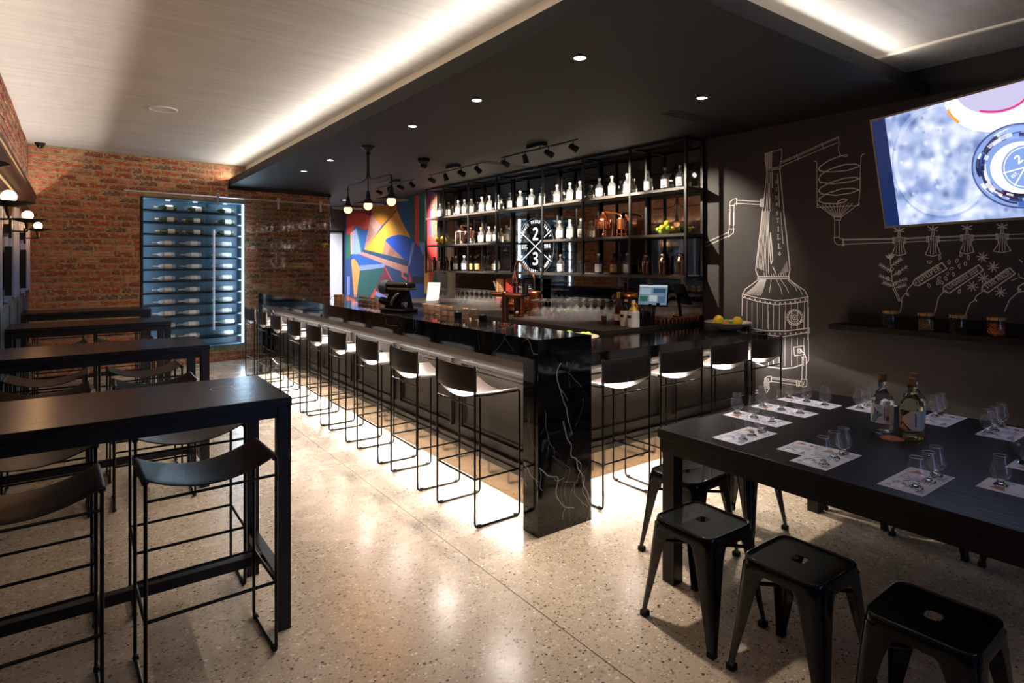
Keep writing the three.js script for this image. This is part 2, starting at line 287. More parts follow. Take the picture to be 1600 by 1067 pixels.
// back wall of brick, turned a little; local x runs along the wall, local z points into the room
const BT = Math.atan(0.125), bwPos = [2.21, 0, -10.38];
const bw = (s, y, n) => [bwPos[0] + s * Math.cos(BT) + n * Math.sin(BT), y, bwPos[2] - s * Math.sin(BT) + n * Math.cos(BT)];
const OP = { s0: -1.445, s1: 0.03, y0: 0.235, y1: 2.545 };
const S0 = -2.74, S1 = 1.513, WT = 0.42;
const wallB = struct('wall_back', [bx(S0 - 0.1, OP.s0, 0, 3.2, -WT, -0.009), bx(OP.s1, S1, 0, SOFFIT, -WT, -0.009), bx(OP.s1, 0.1, SOFFIT, 3.2, -WT, -0.009), bx(OP.s0, OP.s1, 0, OP.y0, -WT, -0.009), bx(OP.s0, OP.s1, OP.y1, 3.2, -WT, -0.009)], M.mortar, 'old orange brick wall with thick sandy mortar and a wine cabinet');
wallB.position.set(...bwPos); wallB.rotation.y = BT;
const BH = 0.067;
function brickGeo(L) {
  const j = () => rr(-0.0045, 0.0045), h = BH / 2, l = L / 2, d0 = -0.014, d1 = rr(-0.006, -0.002), d2 = d1 + 0.006;
  const ring = (ix, iy, z, q) => [[-l + ix, -h + iy], [l - ix, -h + iy], [l - ix, h - iy], [-l + ix, h - iy]].map(([x, y]) => [x + j() * q, y + j() * q, z + j() * q * 0.4]);
  const a = ring(0, 0, d0, 0), b = ring(0.001, 0.001, d1, 1), c = ring(0.008, 0.008, d2, 1.4), pos = [], uv = [];
  const quad = (p, q, r, s) => { for (const v of [p, q, r, p, r, s]) { pos.push(...v); uv.push((v[0] + l) / L, (v[1] + h) / BH); } };
  for (let k = 0; k < 4; k++) { const n = (k + 1) % 4; quad(a[k], a[n], b[n], b[k]); quad(b[k], b[n], c[n], c[k]); }
  quad(c[0], c[1], c[2], c[3]);
  const g = new THREE.BufferGeometry(); g.setAttribute('position', new THREE.Float32BufferAttribute(pos, 3)); g.setAttribute('uv', new THREE.Float32BufferAttribute(uv, 2)); g.computeVertexNormals(); return g;
}
const stretchers = Array.from({ length: 8 }, () => brickGeo(0.222)), headers = Array.from({ length: 4 }, () => brickGeo(0.106));
function layBricks(parent, x0, x1, y0, y1, skip, worth, limit, toLocal) {
  const all = [];
  for (let y = y0, row = 0; y + 0.02 < y1; y += 0.0865, row++) {
    let x = x0 - rr(0, 0.08) - (row % 2) * 0.115;
    while (x < x1) {
      const head = rnd() < 0.13, L0 = head ? 0.106 : 0.222, L = L0 * rr(0.95, 1.06);
      let a = Math.max(x, x0), b = Math.min(x + L, x1);
      x += L + rr(0.014, 0.024);
      const cy = y + BH / 2 + rr(-0.003, 0.003), top = Math.min(y1, cy + BH / 2);
      [a, b] = skip(a, b, cy);
      if (b - a < 0.03) continue;
      all.push({ head, L0, a, b, cy, hy: (top - (cy - BH / 2)) / BH, k: rnd() * 9 | 0, g: rnd() * (head ? 4 : 8) | 0, w: worth((a + b) / 2, cy) });
    }
  }
  all.sort((p, q) => q.w - p.w);
  const rest = [];
  all.forEach((b, i) => {
    const g = (b.head ? headers : stretchers)[b.g], m = new THREE.Matrix4().compose(V((b.a + b.b) / 2, b.cy, 0), new THREE.Quaternion().setFromEuler(new THREE.Euler(0, 0, rr(-0.012, 0.012))), V((b.b - b.a) / b.L0, b.hy, 1));
    if (toLocal) m.premultiply(toLocal);
    if (i < limit) { const o = new THREE.Mesh(g, M.bricks[b.k]); o.name = 'brick'; o.applyMatrix4(m); parent.add(o); } else { const c = g.clone(); c.applyMatrix4(m); rest.push(c); }
  });
  if (rest.length) { const o = part('bricks', rest, M.bricks[4], parent, 'the remaining bricks of the wall'); o.userData.kind = 'stuff'; }
}
layBricks(wallB, S0 + 0.02, S1, 0.012, CEIL, (a, b, y) => {
  if (y > OP.y0 - 0.03 && y < OP.y1 + 0.03) { if (a < OP.s0 && b > OP.s0) b = OP.s0 - 0.006; else if (a < OP.s1 && b > OP.s1) a = OP.s1 + 0.006; else if (a >= OP.s0 && b <= OP.s1) b = a; }
  if (y > SOFFIT - 0.03 && a > 0.02) b = a;
  return [a, b];
}, (s, y) => (y < 0.95 ? y - 10 : 5 - Math.abs(s) * 0.1), 300);
part('trim', [bx(-0.235, S1, 2.738, SOFFIT, -0.005, 0.035)], M.blackMetal, wallB, 'black trim under the dropped ceiling');

// left wall: bricks above a cornice with a light trough, dark teal panelling below
const wallL = struct('wall_left', [bx(LX - 0.2, LX, 0, 3.25, -10.6, ZF + 0.2)], M.mortar, 'left wall with bricks over a dark wooden cornice and teal panelling');
const leftM = new THREE.Matrix4().makeRotationY(Math.PI / 2).setPosition(LX + 0.009, 0, 0);
layBricks(wallL, -3.5, 10.02, 2.47, CEIL, (a, b) => [a, b], (s, y) => s, 150, leftM);
const corn = new THREE.Shape([[0, 2.2], [0.015, 2.2], [0.015, 2.26], [0.03, 2.27], [0.03, 2.31], [0.055, 2.33], [0.055, 2.36], [0.085, 2.39], [0.085, 2.415], [0.1, 2.42], [0.1, 2.46], [0.088, 2.46], [0.088, 2.395], [0, 2.395]].map(([x, y]) => new THREE.Vector2(x, y)));
M.cornice = std({ color: 0x4a3020, roughness: 0.35 });
part('cornice', [at(new THREE.ExtrudeGeometry(corn, { depth: 13.5, bevelEnabled: false }), LX, 0, -10.02)], M.cornice, wallL, 'dark stained wooden cornice with stepped mouldings');
part('led_strip', [bx(-0.482, -0.462, 2.395, 2.401, -9.95, 2.7)], M.ledWhite, wallL);
part('frieze', [bx(LX, LX + 0.012, 2.1, 2.2, -10.02, 3.4)], M.cornice, wallL);
M.wallPanel = phy({ color: 0x141d26, roughness: 0.22, metalness: 0.2 });
for (let i = 0; i < 14; i++) {
  const z = -9.98 + i * 0.93;
  part('panel', [bx(LX, LX + 0.01, 1.22, 2.1, z, z + 0.93 - 0.02)], M.wallPanel, wallL, 'dark teal glossy wall panel');
  part('panel', [bx(LX, LX + 0.02, 0.12, 1.18, z + 0.06, z + 0.87)], M.teal, wallL);
  part('mullion', [bx(LX, LX + 0.035, 1.18, 2.14, z - 0.012, z + 0.012)], M.steel, wallL, 'bright metal upright between panels');
  part('mullion', [bx(LX, LX + 0.03, 1.18, 2.14, z + 0.30, z + 0.32)], M.steel, wallL, 'bright metal upright between panels');
}
part('dado_rail', [bx(LX, LX + 0.03, 1.18, 1.22, -10.02, 3.4)], M.blackMetal, wallL);
struct('baseboard_left', [bx(LX, LX + 0.025, 0, 0.12, -10.02, ZF)], M.blackMetal, 'black baseboard along the left wall');

// passage behind the brick wall
struct('wall_corridor', [bx(3.3, 3.66, 0, SOFFIT, ZB, -10.99)], M.greyWall, 'side wall of the passage');
struct('wall_end', [bx(3.6, 4.2, 0, SOFFIT, ZB - 0.1, ZB + 0.1), bx(4.2, RX, 2.3, SOFFIT, ZB - 0.1, ZB + 0.1)], M.greyWall, 'end wall of the passage over the white door');
const door = struct('door_1', [bx(4.24, 5.0, 0.005, 2.26, ZB, ZB + 0.05)], M.white, 'white door at the end of the passage');
part('door_frame', [bx(4.2, 4.24, 0, 2.3, ZB, ZB + 0.1), bx(5.0, RX, 0, 2.3, ZB, ZB + 0.1), bx(4.24, 5.0, 2.26, 2.3, ZB, ZB + 0.1)], M.blackMetal, door);
part('door_handle', [rod([[4.32, 1.0, ZB + 0.05], [4.32, 1.0, ZB + 0.1], [4.44, 1.0, ZB + 0.1]], 0.009, 0.015)], M.steel, door);

// mirror behind the bar, chalk drawing and mural: each a flat thing on the right wall
const MZ0 = -9.0, MZ1 = -3.63;
{
  const t = thing('bar_mirror', 'long dark mirror on the wall behind the bottle shelves', 'mirror', [RX, 0, 0]);
  part('mirror_glass', [bx(-0.02, 0, 0.99, SOFFIT, MZ0, MZ1)], M.mirror, t);
}
// chalk drawing: lines in metres on the board (across, up), the first number of each is the width of the line
const CHALK = [
[0.009,0.673,2.555,0.829,2.573,0.831,2.502,0.818,2.457,0.816,2.419],
[0.009,0.673,2.555,0.672,2.501,0.682,2.436,0.688,2.412],
[0.009,0.684,2.412,0.821,2.418,0.821,2.403,0.685,2.400,0.684,2.412],
[0.009,0.680,2.551,0.684,2.418],
[0.009,0.689,2.552,0.692,2.419],
[0.009,0.699,2.553,0.700,2.419],
[0.009,0.708,2.554,0.709,2.420],
[0.009,0.717,2.555,0.717,2.421],
[0.009,0.727,2.556,0.726,2.421],
[0.009,0.736,2.557,0.734,2.422],
[0.009,0.821,2.461,0.968,2.498,1.178,2.563,1.314,2.599],
[0.009,0.816,2.419,0.975,2.463,1.192,2.523,1.309,2.553],
[0.007,0.826,2.449,0.968,2.486,1.176,2.550,1.306,2.587],
[0.009,0.964,2.506,0.980,2.457],
[0.009,1.178,2.569,1.197,2.518],
[0.009,1.314,2.599,1.318,2.555,1.313,2.491,1.327,2.453,1.337,2.443,1.368,2.429,1.385,2.434,1.375,2.445,1.334,2.442],
[0.013,1.334,2.442,1.236,2.416,1.163,2.374,1.152,2.350,1.185,2.331,1.271,2.317,1.388,2.316,1.469,2.335,1.475,2.344,1.442,2.359,1.361,2.366,1.250,2.345,1.171,2.307,1.152,2.268,1.171,2.241,1.271,2.219,1.409,2.222,1.475,2.239,1.442,2.254,1.361,2.256,1.250,2.232,1.171,2.200,1.152,2.172,1.178,2.144,1.292,2.123,1.409,2.130,1.472,2.149,1.429,2.167,1.341,2.172,1.221,2.144,1.160,2.109,1.156,2.087,1.200,2.065,1.299,2.054,1.361,2.063,1.382,2.079,1.354,2.089,1.313,2.074,1.302,2.039],
[0.009,1.116,2.425,1.130,2.426,1.138,2.411,1.138,2.244,1.141,2.033],
[0.009,1.514,2.429,1.498,2.428,1.488,2.416,1.482,2.291,1.479,2.151,1.469,2.026],
[0.009,1.141,2.033,1.469,2.026],
[0.009,1.144,2.060,1.282,1.941],
[0.009,1.476,2.043,1.332,1.938],
[0.008,1.178,2.052,1.288,1.945],
[0.008,1.209,2.052,1.293,1.944],
[0.008,1.241,2.051,1.298,1.944],
[0.008,1.272,2.051,1.303,1.944],
[0.008,1.302,2.051,1.308,1.943],
[0.008,1.332,2.050,1.313,1.943],
[0.008,1.362,2.050,1.318,1.943],
[0.008,1.392,2.050,1.323,1.942],
[0.008,1.422,2.049,1.328,1.942],
[0.009,1.280,1.946,1.335,1.943,1.330,1.917,1.282,1.920,1.280,1.946],
[0.009,1.284,1.914,1.284,1.778],
[0.009,1.320,1.912,1.320,1.782],
[0.009,1.277,1.778,1.324,1.776],
[0.009,1.278,1.777,1.287,1.730,1.312,1.717,1.355,1.716],
[0.009,1.322,1.769,1.353,1.760],
[0.009,1.349,1.768,1.359,1.710,1.345,1.710,1.349,1.768],
[0.009,1.358,1.760,1.718,1.756],
[0.009,1.358,1.720,1.718,1.726],
[0.006,1.358,1.753,1.718,1.749],
[0.009,1.724,1.763,1.715,1.763,1.715,1.719,1.724,1.719,1.724,1.763],
[0.009,1.790,1.761,1.799,1.761,1.799,1.717,1.790,1.718,1.790,1.761],
[0.009,1.724,1.758,1.745,1.764,1.769,1.764,1.790,1.756],
[0.007,1.728,1.757,1.731,1.728],
[0.007,1.738,1.757,1.741,1.728],
[0.007,1.749,1.756,1.750,1.727],
[0.007,1.759,1.756,1.760,1.727],
[0.007,1.769,1.756,1.769,1.727],
[0.007,1.780,1.755,1.779,1.727],
[0.009,1.749,1.764,1.751,1.803],
[0.009,1.766,1.764,1.763,1.802],
[0.013,1.757,1.812,1.724,1.835],
[0.013,1.757,1.812,1.790,1.830],
[0.013,1.757,1.812,1.729,1.808],
[0.013,1.757,1.812,1.787,1.803],
[0.013,1.757,1.812,1.757,1.839],
[0.009,1.729,1.726,1.731,1.690,1.709,1.637,1.757,1.624,1.805,1.639,1.785,1.692,1.785,1.726],
[0.007,1.745,1.722,1.738,1.644],
[0.007,1.759,1.721,1.759,1.636],
[0.007,1.771,1.721,1.778,1.645],
[0.009,1.799,1.755,1.942,1.759],
[0.009,1.799,1.726,1.942,1.730],
[0.006,1.799,1.748,1.942,1.751],
[0.009,1.948,1.765,1.939,1.765,1.939,1.723,1.948,1.723,1.948,1.765],
[0.009,2.008,1.763,2.016,1.763,2.016,1.721,2.008,1.721,2.008,1.763],
[0.009,1.948,1.760,1.967,1.766,1.989,1.765,2.008,1.758],
[0.007,1.951,1.759,1.954,1.731],
[0.007,1.960,1.759,1.963,1.731],
[0.007,1.970,1.759,1.972,1.731],
[0.007,1.980,1.758,1.981,1.730],
[0.007,1.989,1.758,1.989,1.730],
[0.007,1.999,1.758,1.998,1.730],
[0.009,1.970,1.766,1.973,1.803],
[0.009,1.986,1.765,1.984,1.803],
[0.013,1.978,1.812,1.948,1.834],
[0.013,1.978,1.812,2.008,1.829],
[0.013,1.978,1.812,1.952,1.808],
[0.013,1.978,1.812,2.005,1.804],
[0.013,1.978,1.812,1.978,1.838],
[0.009,1.952,1.729,1.954,1.695,1.930,1.629,1.978,1.618,2.026,1.632,2.004,1.696,2.004,1.730],
[0.007,1.967,1.725,1.960,1.637],
[0.007,1.980,1.725,1.980,1.629],
[0.007,1.991,1.724,1.997,1.638],
[0.009,2.016,1.757,2.149,1.761],
[0.009,2.016,1.729,2.149,1.733],
[0.006,2.016,1.751,2.149,1.753],
[0.009,2.154,1.767,2.146,1.767,2.146,1.726,2.154,1.726,2.154,1.767],
[0.009,2.210,1.765,2.218,1.764,2.218,1.724,2.210,1.725,2.210,1.765],
[0.009,2.154,1.762,2.172,1.768,2.193,1.767,2.210,1.760],
[0.007,2.157,1.761,2.160,1.734],
[0.007,2.166,1.761,2.168,1.734],
[0.007,2.175,1.761,2.176,1.734],
[0.007,2.184,1.760,2.184,1.733],
[0.007,2.193,1.760,2.193,1.733],
[0.007,2.201,1.760,2.201,1.733],
[0.009,2.175,1.768,2.177,1.804],
[0.009,2.190,1.767,2.187,1.803],
[0.013,2.182,1.812,2.154,1.833],
[0.013,2.182,1.812,2.210,1.829],
[0.013,2.182,1.812,2.158,1.808],
[0.013,2.182,1.812,2.207,1.804],
[0.013,2.182,1.812,2.182,1.837],
[0.009,2.158,1.732,2.160,1.699,2.141,1.644,2.182,1.632,2.223,1.646,2.206,1.701,2.206,1.733],
[0.007,2.172,1.728,2.166,1.650],
[0.007,2.184,1.728,2.184,1.643],
[0.007,2.194,1.728,2.200,1.652],
[0.009,2.218,1.759,2.347,1.760],
[0.009,2.218,1.732,2.347,1.734],
[0.006,2.218,1.753,2.347,1.754],
[0.009,2.352,1.766,2.345,1.767,2.345,1.728,2.352,1.727,2.352,1.766],
[0.009,2.404,1.764,2.411,1.764,2.411,1.726,2.404,1.726,2.404,1.764],
[0.009,2.352,1.762,2.369,1.767,2.388,1.767,2.404,1.760],
[0.007,2.355,1.761,2.358,1.735],
[0.007,2.363,1.761,2.365,1.735],
[0.007,2.371,1.760,2.373,1.735],
[0.007,2.380,1.760,2.380,1.734],
[0.007,2.388,1.760,2.388,1.734],
[0.007,2.396,1.760,2.395,1.734],
[0.009,2.371,1.767,2.373,1.802],
[0.009,2.385,1.767,2.383,1.801],
[0.013,2.378,1.810,2.352,1.830],
[0.013,2.378,1.810,2.404,1.826],
[0.013,2.378,1.810,2.356,1.806],
[0.013,2.378,1.810,2.401,1.802],
[0.013,2.378,1.810,2.378,1.834],
[0.009,2.356,1.733,2.358,1.701,2.331,1.650,2.378,1.639,2.424,1.652,2.400,1.703,2.400,1.734],
[0.007,2.369,1.729,2.363,1.656],
[0.007,2.380,1.729,2.380,1.649],
[0.007,2.389,1.729,2.395,1.657],
[0.009,2.411,1.759,2.518,1.761],
[0.009,2.411,1.733,2.518,1.731],
[0.009,1.767,1.281,1.744,1.340,1.722,1.388,1.709,1.436,1.702,1.524,1.696,1.627],
[0.009,1.755,1.280,1.736,1.330,1.714,1.378],
[0.009,1.711,1.407,1.813,1.453],
[0.006,1.732,1.416,1.745,1.437],
[0.006,1.732,1.416,1.754,1.411],
[0.006,1.752,1.426,1.765,1.447],
[0.006,1.752,1.426,1.774,1.420],
[0.006,1.773,1.435,1.785,1.456],
[0.006,1.773,1.435,1.794,1.430],
[0.006,1.793,1.444,1.806,1.465],
[0.006,1.793,1.444,1.815,1.439],
[0.009,1.711,1.427,1.619,1.474],
[0.006,1.693,1.436,1.670,1.432],
[0.006,1.693,1.436,1.681,1.458],
[0.006,1.675,1.445,1.652,1.441],
[0.006,1.675,1.445,1.663,1.467],
[0.006,1.656,1.455,1.633,1.450],
[0.006,1.656,1.455,1.645,1.477],
[0.006,1.638,1.464,1.615,1.460],
[0.006,1.638,1.464,1.626,1.486],
[0.009,1.706,1.465,1.813,1.544],
[0.006,1.727,1.481,1.736,1.505],
[0.006,1.727,1.481,1.750,1.481],
[0.006,1.749,1.497,1.758,1.521],
[0.006,1.749,1.497,1.772,1.497],
[0.006,1.771,1.513,1.779,1.536],
[0.006,1.771,1.513,1.793,1.513],
[0.006,1.792,1.529,1.801,1.552],
[0.006,1.792,1.529,1.814,1.528],
[0.009,1.702,1.505,1.621,1.558],
[0.006,1.686,1.515,1.663,1.514],
[0.006,1.686,1.515,1.677,1.538],
[0.006,1.670,1.526,1.647,1.524],
[0.006,1.670,1.526,1.660,1.549],
[0.006,1.654,1.537,1.630,1.535],
[0.006,1.654,1.537,1.644,1.560],
[0.006,1.638,1.547,1.614,1.546],
[0.006,1.638,1.547,1.628,1.571],
[0.009,1.700,1.544,1.775,1.602],
[0.006,1.715,1.555,1.723,1.579],
[0.006,1.715,1.555,1.738,1.556],
[0.006,1.730,1.567,1.738,1.591],
[0.006,1.730,1.567,1.753,1.568],
[0.006,1.745,1.579,1.753,1.603],
[0.006,1.745,1.579,1.768,1.579],
[0.006,1.760,1.590,1.768,1.614],
[0.006,1.760,1.590,1.782,1.591],
[0.009,1.727,1.378,1.805,1.405],
[0.006,1.742,1.384,1.757,1.403],
[0.006,1.742,1.384,1.764,1.376],
[0.006,1.758,1.389,1.773,1.409],
[0.006,1.758,1.389,1.779,1.382],
[0.006,1.774,1.394,1.788,1.414],
[0.006,1.774,1.394,1.795,1.387],
[0.006,1.789,1.400,1.804,1.419],
[0.006,1.789,1.400,1.810,1.392],
[0.009,1.722,1.388,1.645,1.420],
[0.006,1.707,1.394,1.685,1.388],
[0.006,1.707,1.394,1.694,1.415],
[0.006,1.692,1.401,1.669,1.394],
[0.006,1.692,1.401,1.679,1.421],
[0.006,1.676,1.407,1.653,1.401],
[0.006,1.676,1.407,1.663,1.428],
[0.006,1.661,1.413,1.638,1.407],
[0.006,1.661,1.413,1.648,1.434],
[0.009,1.697,1.593,1.683,1.622],
[0.006,1.694,1.599,1.673,1.610],
[0.006,1.694,1.599,1.696,1.624],
[0.006,1.691,1.604,1.671,1.616],
[0.006,1.691,1.604,1.694,1.630],
[0.006,1.688,1.610,1.668,1.622],
[0.006,1.688,1.610,1.691,1.636],
[0.006,1.685,1.616,1.665,1.628],
[0.006,1.685,1.616,1.688,1.642],
[0.009,1.697,1.593,1.711,1.627],
[0.006,1.700,1.599,1.696,1.625],
[0.006,1.700,1.599,1.719,1.612],
[0.006,1.702,1.606,1.699,1.631],
[0.006,1.702,1.606,1.722,1.619],
[0.006,1.705,1.613,1.701,1.638],
[0.006,1.705,1.613,1.725,1.626],
[0.006,1.708,1.620,1.704,1.645],
[0.006,1.708,1.620,1.728,1.633],
[0.009,1.697,1.509,1.696,1.504,1.693,1.499,1.689,1.497,1.685,1.497,1.681,1.499,1.678,1.504,1.677,1.509,1.678,1.515,1.681,1.519,1.685,1.522,1.689,1.522,1.693,1.519,1.696,1.515,1.697,1.509],
[0.009,1.719,1.524,1.718,1.519,1.715,1.514,1.711,1.512,1.707,1.512,1.703,1.514,1.700,1.519,1.699,1.524,1.700,1.530,1.703,1.534,1.707,1.537,1.711,1.537,1.715,1.534,1.718,1.530,1.719,1.524],
[0.009,1.767,1.496,1.766,1.490,1.763,1.486,1.759,1.483,1.755,1.483,1.751,1.486,1.749,1.490,1.748,1.495,1.749,1.501,1.751,1.505,1.755,1.508,1.759,1.508,1.763,1.505,1.766,1.501,1.767,1.496],
[0.009,1.692,1.451,1.691,1.445,1.689,1.440,1.685,1.438,1.680,1.438,1.676,1.440,1.674,1.445,1.673,1.450,1.674,1.456,1.676,1.460,1.680,1.463,1.685,1.463,1.689,1.460,1.691,1.456,1.692,1.451],
[0.009,1.741,1.413,1.740,1.407,1.737,1.403,1.733,1.400,1.729,1.400,1.725,1.402,1.722,1.407,1.721,1.412,1.722,1.418,1.725,1.422,1.729,1.425,1.733,1.425,1.737,1.423,1.740,1.418,1.741,1.413],
[0.013,1.850,1.425,1.864,1.448,2.034,1.571,2.064,1.529,1.890,1.402,1.859,1.405,1.850,1.425],
[0.013,2.042,1.376,2.045,1.401,2.249,1.555,2.276,1.521,2.079,1.355,2.045,1.367,2.042,1.376],
[0.013,2.268,1.385,2.271,1.412,2.419,1.537,2.447,1.499,2.303,1.368,2.271,1.379,2.268,1.385],
[0.013,2.510,1.451,2.467,1.415,2.460,1.398,2.469,1.380,2.510,1.385],
[0.007,1.875,1.422,1.874,1.418,1.870,1.416,1.867,1.418,1.865,1.422,1.867,1.426,1.870,1.428,1.874,1.426,1.875,1.422],
[0.007,2.061,1.370,2.060,1.366,2.057,1.365,2.053,1.366,2.052,1.370,2.053,1.374,2.057,1.376,2.060,1.374,2.061,1.370],
[0.007,2.288,1.382,2.286,1.378,2.283,1.377,2.280,1.378,2.279,1.382,2.280,1.386,2.283,1.388,2.286,1.386,2.288,1.382],
[0.007,2.478,1.395,2.477,1.392,2.474,1.390,2.471,1.391,2.470,1.395,2.471,1.399,2.474,1.400,2.477,1.399,2.478,1.395],
[0.009,1.853,1.418,1.815,1.374,1.804,1.334,1.821,1.323,1.821,1.338,1.798,1.340,1.777,1.306,1.774,1.253,1.765,1.199,1.750,1.185],
[0.009,2.045,1.367,2.012,1.318,1.999,1.253,1.991,1.215,1.980,1.191],
[0.009,2.273,1.376,2.236,1.341,2.226,1.316,2.239,1.304,2.234,1.316,2.201,1.290,2.186,1.246,2.173,1.202],
[0.009,2.467,1.383,2.419,1.326,2.391,1.247],
[0.007,2.020,1.593,2.016,1.596,2.014,1.604,2.014,1.613,2.017,1.621,2.021,1.623,2.025,1.620,2.027,1.613,2.027,1.603,2.024,1.596,2.020,1.593],
[0.007,1.968,1.575,1.965,1.570,1.958,1.568,1.950,1.569,1.944,1.573,1.941,1.578,1.944,1.583,1.951,1.585,1.960,1.584,1.966,1.580,1.968,1.575],
[0.007,2.079,1.560,2.075,1.562,2.071,1.569,2.070,1.578,2.071,1.586,2.075,1.590,2.079,1.588,2.083,1.581,2.084,1.572,2.083,1.564,2.079,1.560],
[0.007,2.118,1.571,2.115,1.576,2.116,1.584,2.119,1.592,2.124,1.597,2.128,1.598,2.131,1.593,2.131,1.585,2.127,1.577,2.123,1.572,2.118,1.571],
[0.007,2.192,1.594,2.188,1.597,2.185,1.604,2.184,1.613,2.186,1.621,2.190,1.624,2.194,1.621,2.197,1.614,2.197,1.605,2.196,1.597,2.192,1.594],
[0.007,2.140,1.531,2.135,1.534,2.133,1.541,2.132,1.550,2.134,1.558,2.138,1.561,2.142,1.558,2.145,1.551,2.145,1.542,2.143,1.534,2.140,1.531],
[0.007,2.174,1.550,2.170,1.552,2.167,1.560,2.167,1.569,2.169,1.576,2.172,1.579,2.176,1.577,2.179,1.570,2.180,1.561,2.178,1.553,2.174,1.550],
[0.007,2.080,1.524,2.081,1.530,2.086,1.535,2.093,1.538,2.100,1.538,2.104,1.535,2.103,1.529,2.098,1.524,2.090,1.521,2.083,1.521,2.080,1.524],
[0.007,2.061,1.480,2.058,1.484,2.059,1.492,2.062,1.501,2.067,1.506,2.072,1.507,2.074,1.503,2.074,1.494,2.071,1.486,2.066,1.480,2.061,1.480],
[0.007,2.106,1.476,2.102,1.477,2.097,1.482,2.094,1.491,2.094,1.499,2.097,1.503,2.102,1.503,2.106,1.497,2.109,1.488,2.109,1.480,2.106,1.476],
[0.007,2.009,1.447,2.007,1.452,2.008,1.460,2.013,1.468,2.019,1.472,2.024,1.472,2.026,1.467,2.024,1.459,2.019,1.451,2.013,1.447,2.009,1.447],
[0.007,2.064,1.446,2.059,1.446,2.054,1.450,2.049,1.458,2.048,1.466,2.050,1.471,2.055,1.471,2.061,1.467,2.065,1.459,2.066,1.451,2.064,1.446],
[0.007,2.005,1.411,2.002,1.415,2.001,1.423,2.002,1.432,2.006,1.439,2.011,1.441,2.015,1.437,2.016,1.429,2.014,1.419,2.010,1.413,2.005,1.411],
[0.007,2.040,1.416,2.035,1.415,2.030,1.420,2.025,1.428,2.024,1.436,2.026,1.441,2.031,1.441,2.036,1.437,2.041,1.429,2.042,1.421,2.040,1.416],
[0.007,1.960,1.392,1.955,1.392,1.950,1.396,1.945,1.404,1.944,1.412,1.946,1.418,1.951,1.418,1.957,1.413,1.961,1.405,1.962,1.397,1.960,1.392],
[0.007,2.135,1.354,2.132,1.358,2.131,1.366,2.134,1.375,2.138,1.381,2.143,1.383,2.146,1.379,2.146,1.371,2.143,1.362,2.139,1.356,2.135,1.354],
[0.007,2.142,1.614,2.140,1.619,2.140,1.627,2.143,1.635,2.148,1.641,2.153,1.641,2.155,1.637,2.155,1.629,2.152,1.620,2.147,1.615,2.142,1.614],
[0.008,2.271,1.608,2.303,1.601],
[0.005,2.284,1.601,2.300,1.602],
[0.008,2.271,1.608,2.289,1.579],
[0.005,2.276,1.592,2.287,1.581],
[0.008,2.271,1.608,2.264,1.574],
[0.005,2.264,1.593,2.265,1.576],
[0.008,2.271,1.608,2.244,1.589],
[0.005,2.257,1.603,2.246,1.590],
[0.008,2.271,1.608,2.239,1.616],
[0.005,2.258,1.616,2.242,1.615],
[0.008,2.271,1.608,2.253,1.638],
[0.005,2.266,1.624,2.255,1.636],
[0.008,2.271,1.608,2.277,1.643],
[0.005,2.277,1.624,2.277,1.640],
[0.008,2.271,1.608,2.298,1.628],
[0.005,2.285,1.614,2.295,1.626],
[0.008,2.329,1.543,2.360,1.537],
[0.005,2.342,1.536,2.357,1.537],
[0.008,2.329,1.543,2.347,1.515],
[0.005,2.334,1.528,2.345,1.517],
[0.008,2.329,1.543,2.323,1.509],
[0.005,2.323,1.528,2.324,1.512],
[0.008,2.329,1.543,2.303,1.524],
[0.005,2.316,1.538,2.305,1.525],
[0.008,2.329,1.543,2.298,1.550],
[0.005,2.316,1.551,2.301,1.550],
[0.008,2.329,1.543,2.312,1.572],
[0.005,2.325,1.559,2.313,1.570],
[0.008,2.329,1.543,2.336,1.577],
[0.005,2.336,1.559,2.335,1.575],
[0.008,2.329,1.543,2.356,1.563],
[0.005,2.343,1.549,2.353,1.561],
[0.008,2.276,1.466,2.307,1.460],
[0.005,2.289,1.459,2.305,1.461],
[0.008,2.276,1.466,2.294,1.438],
[0.005,2.281,1.451,2.292,1.440],
[0.008,2.276,1.466,2.269,1.432],
[0.005,2.269,1.451,2.270,1.434],
[0.008,2.276,1.466,2.249,1.446],
[0.005,2.262,1.461,2.251,1.448],
[0.008,2.276,1.466,2.244,1.473],
[0.005,2.263,1.473,2.247,1.472],
[0.008,2.276,1.466,2.258,1.495],
[0.005,2.271,1.482,2.260,1.493],
[0.008,2.276,1.466,2.282,1.501],
[0.005,2.282,1.482,2.282,1.498],
[0.008,2.276,1.466,2.303,1.486],
[0.005,2.290,1.472,2.300,1.485],
[0.008,2.214,1.407,2.246,1.401],
[0.005,2.227,1.400,2.243,1.401],
[0.008,2.214,1.407,2.232,1.378],
[0.005,2.219,1.391,2.230,1.380],
[0.008,2.214,1.407,2.207,1.372],
[0.005,2.207,1.391,2.208,1.374],
[0.008,2.214,1.407,2.186,1.386],
[0.005,2.199,1.401,2.188,1.388],
[0.008,2.214,1.407,2.181,1.413],
[0.005,2.200,1.414,2.184,1.413],
[0.008,2.214,1.407,2.195,1.436],
[0.005,2.209,1.423,2.197,1.434],
[0.008,2.214,1.407,2.220,1.442],
[0.005,2.220,1.423,2.220,1.439],
[0.008,2.214,1.407,2.241,1.427],
[0.005,2.228,1.413,2.239,1.426],
[0.008,2.370,1.374,2.400,1.368],
[0.005,2.383,1.367,2.397,1.368],
[0.008,2.370,1.374,2.387,1.346],
[0.005,2.374,1.358,2.385,1.348],
[0.008,2.370,1.374,2.364,1.340],
[0.005,2.364,1.358,2.364,1.342],
[0.008,2.370,1.374,2.344,1.353],
[0.005,2.356,1.367,2.346,1.355],
[0.008,2.370,1.374,2.339,1.379],
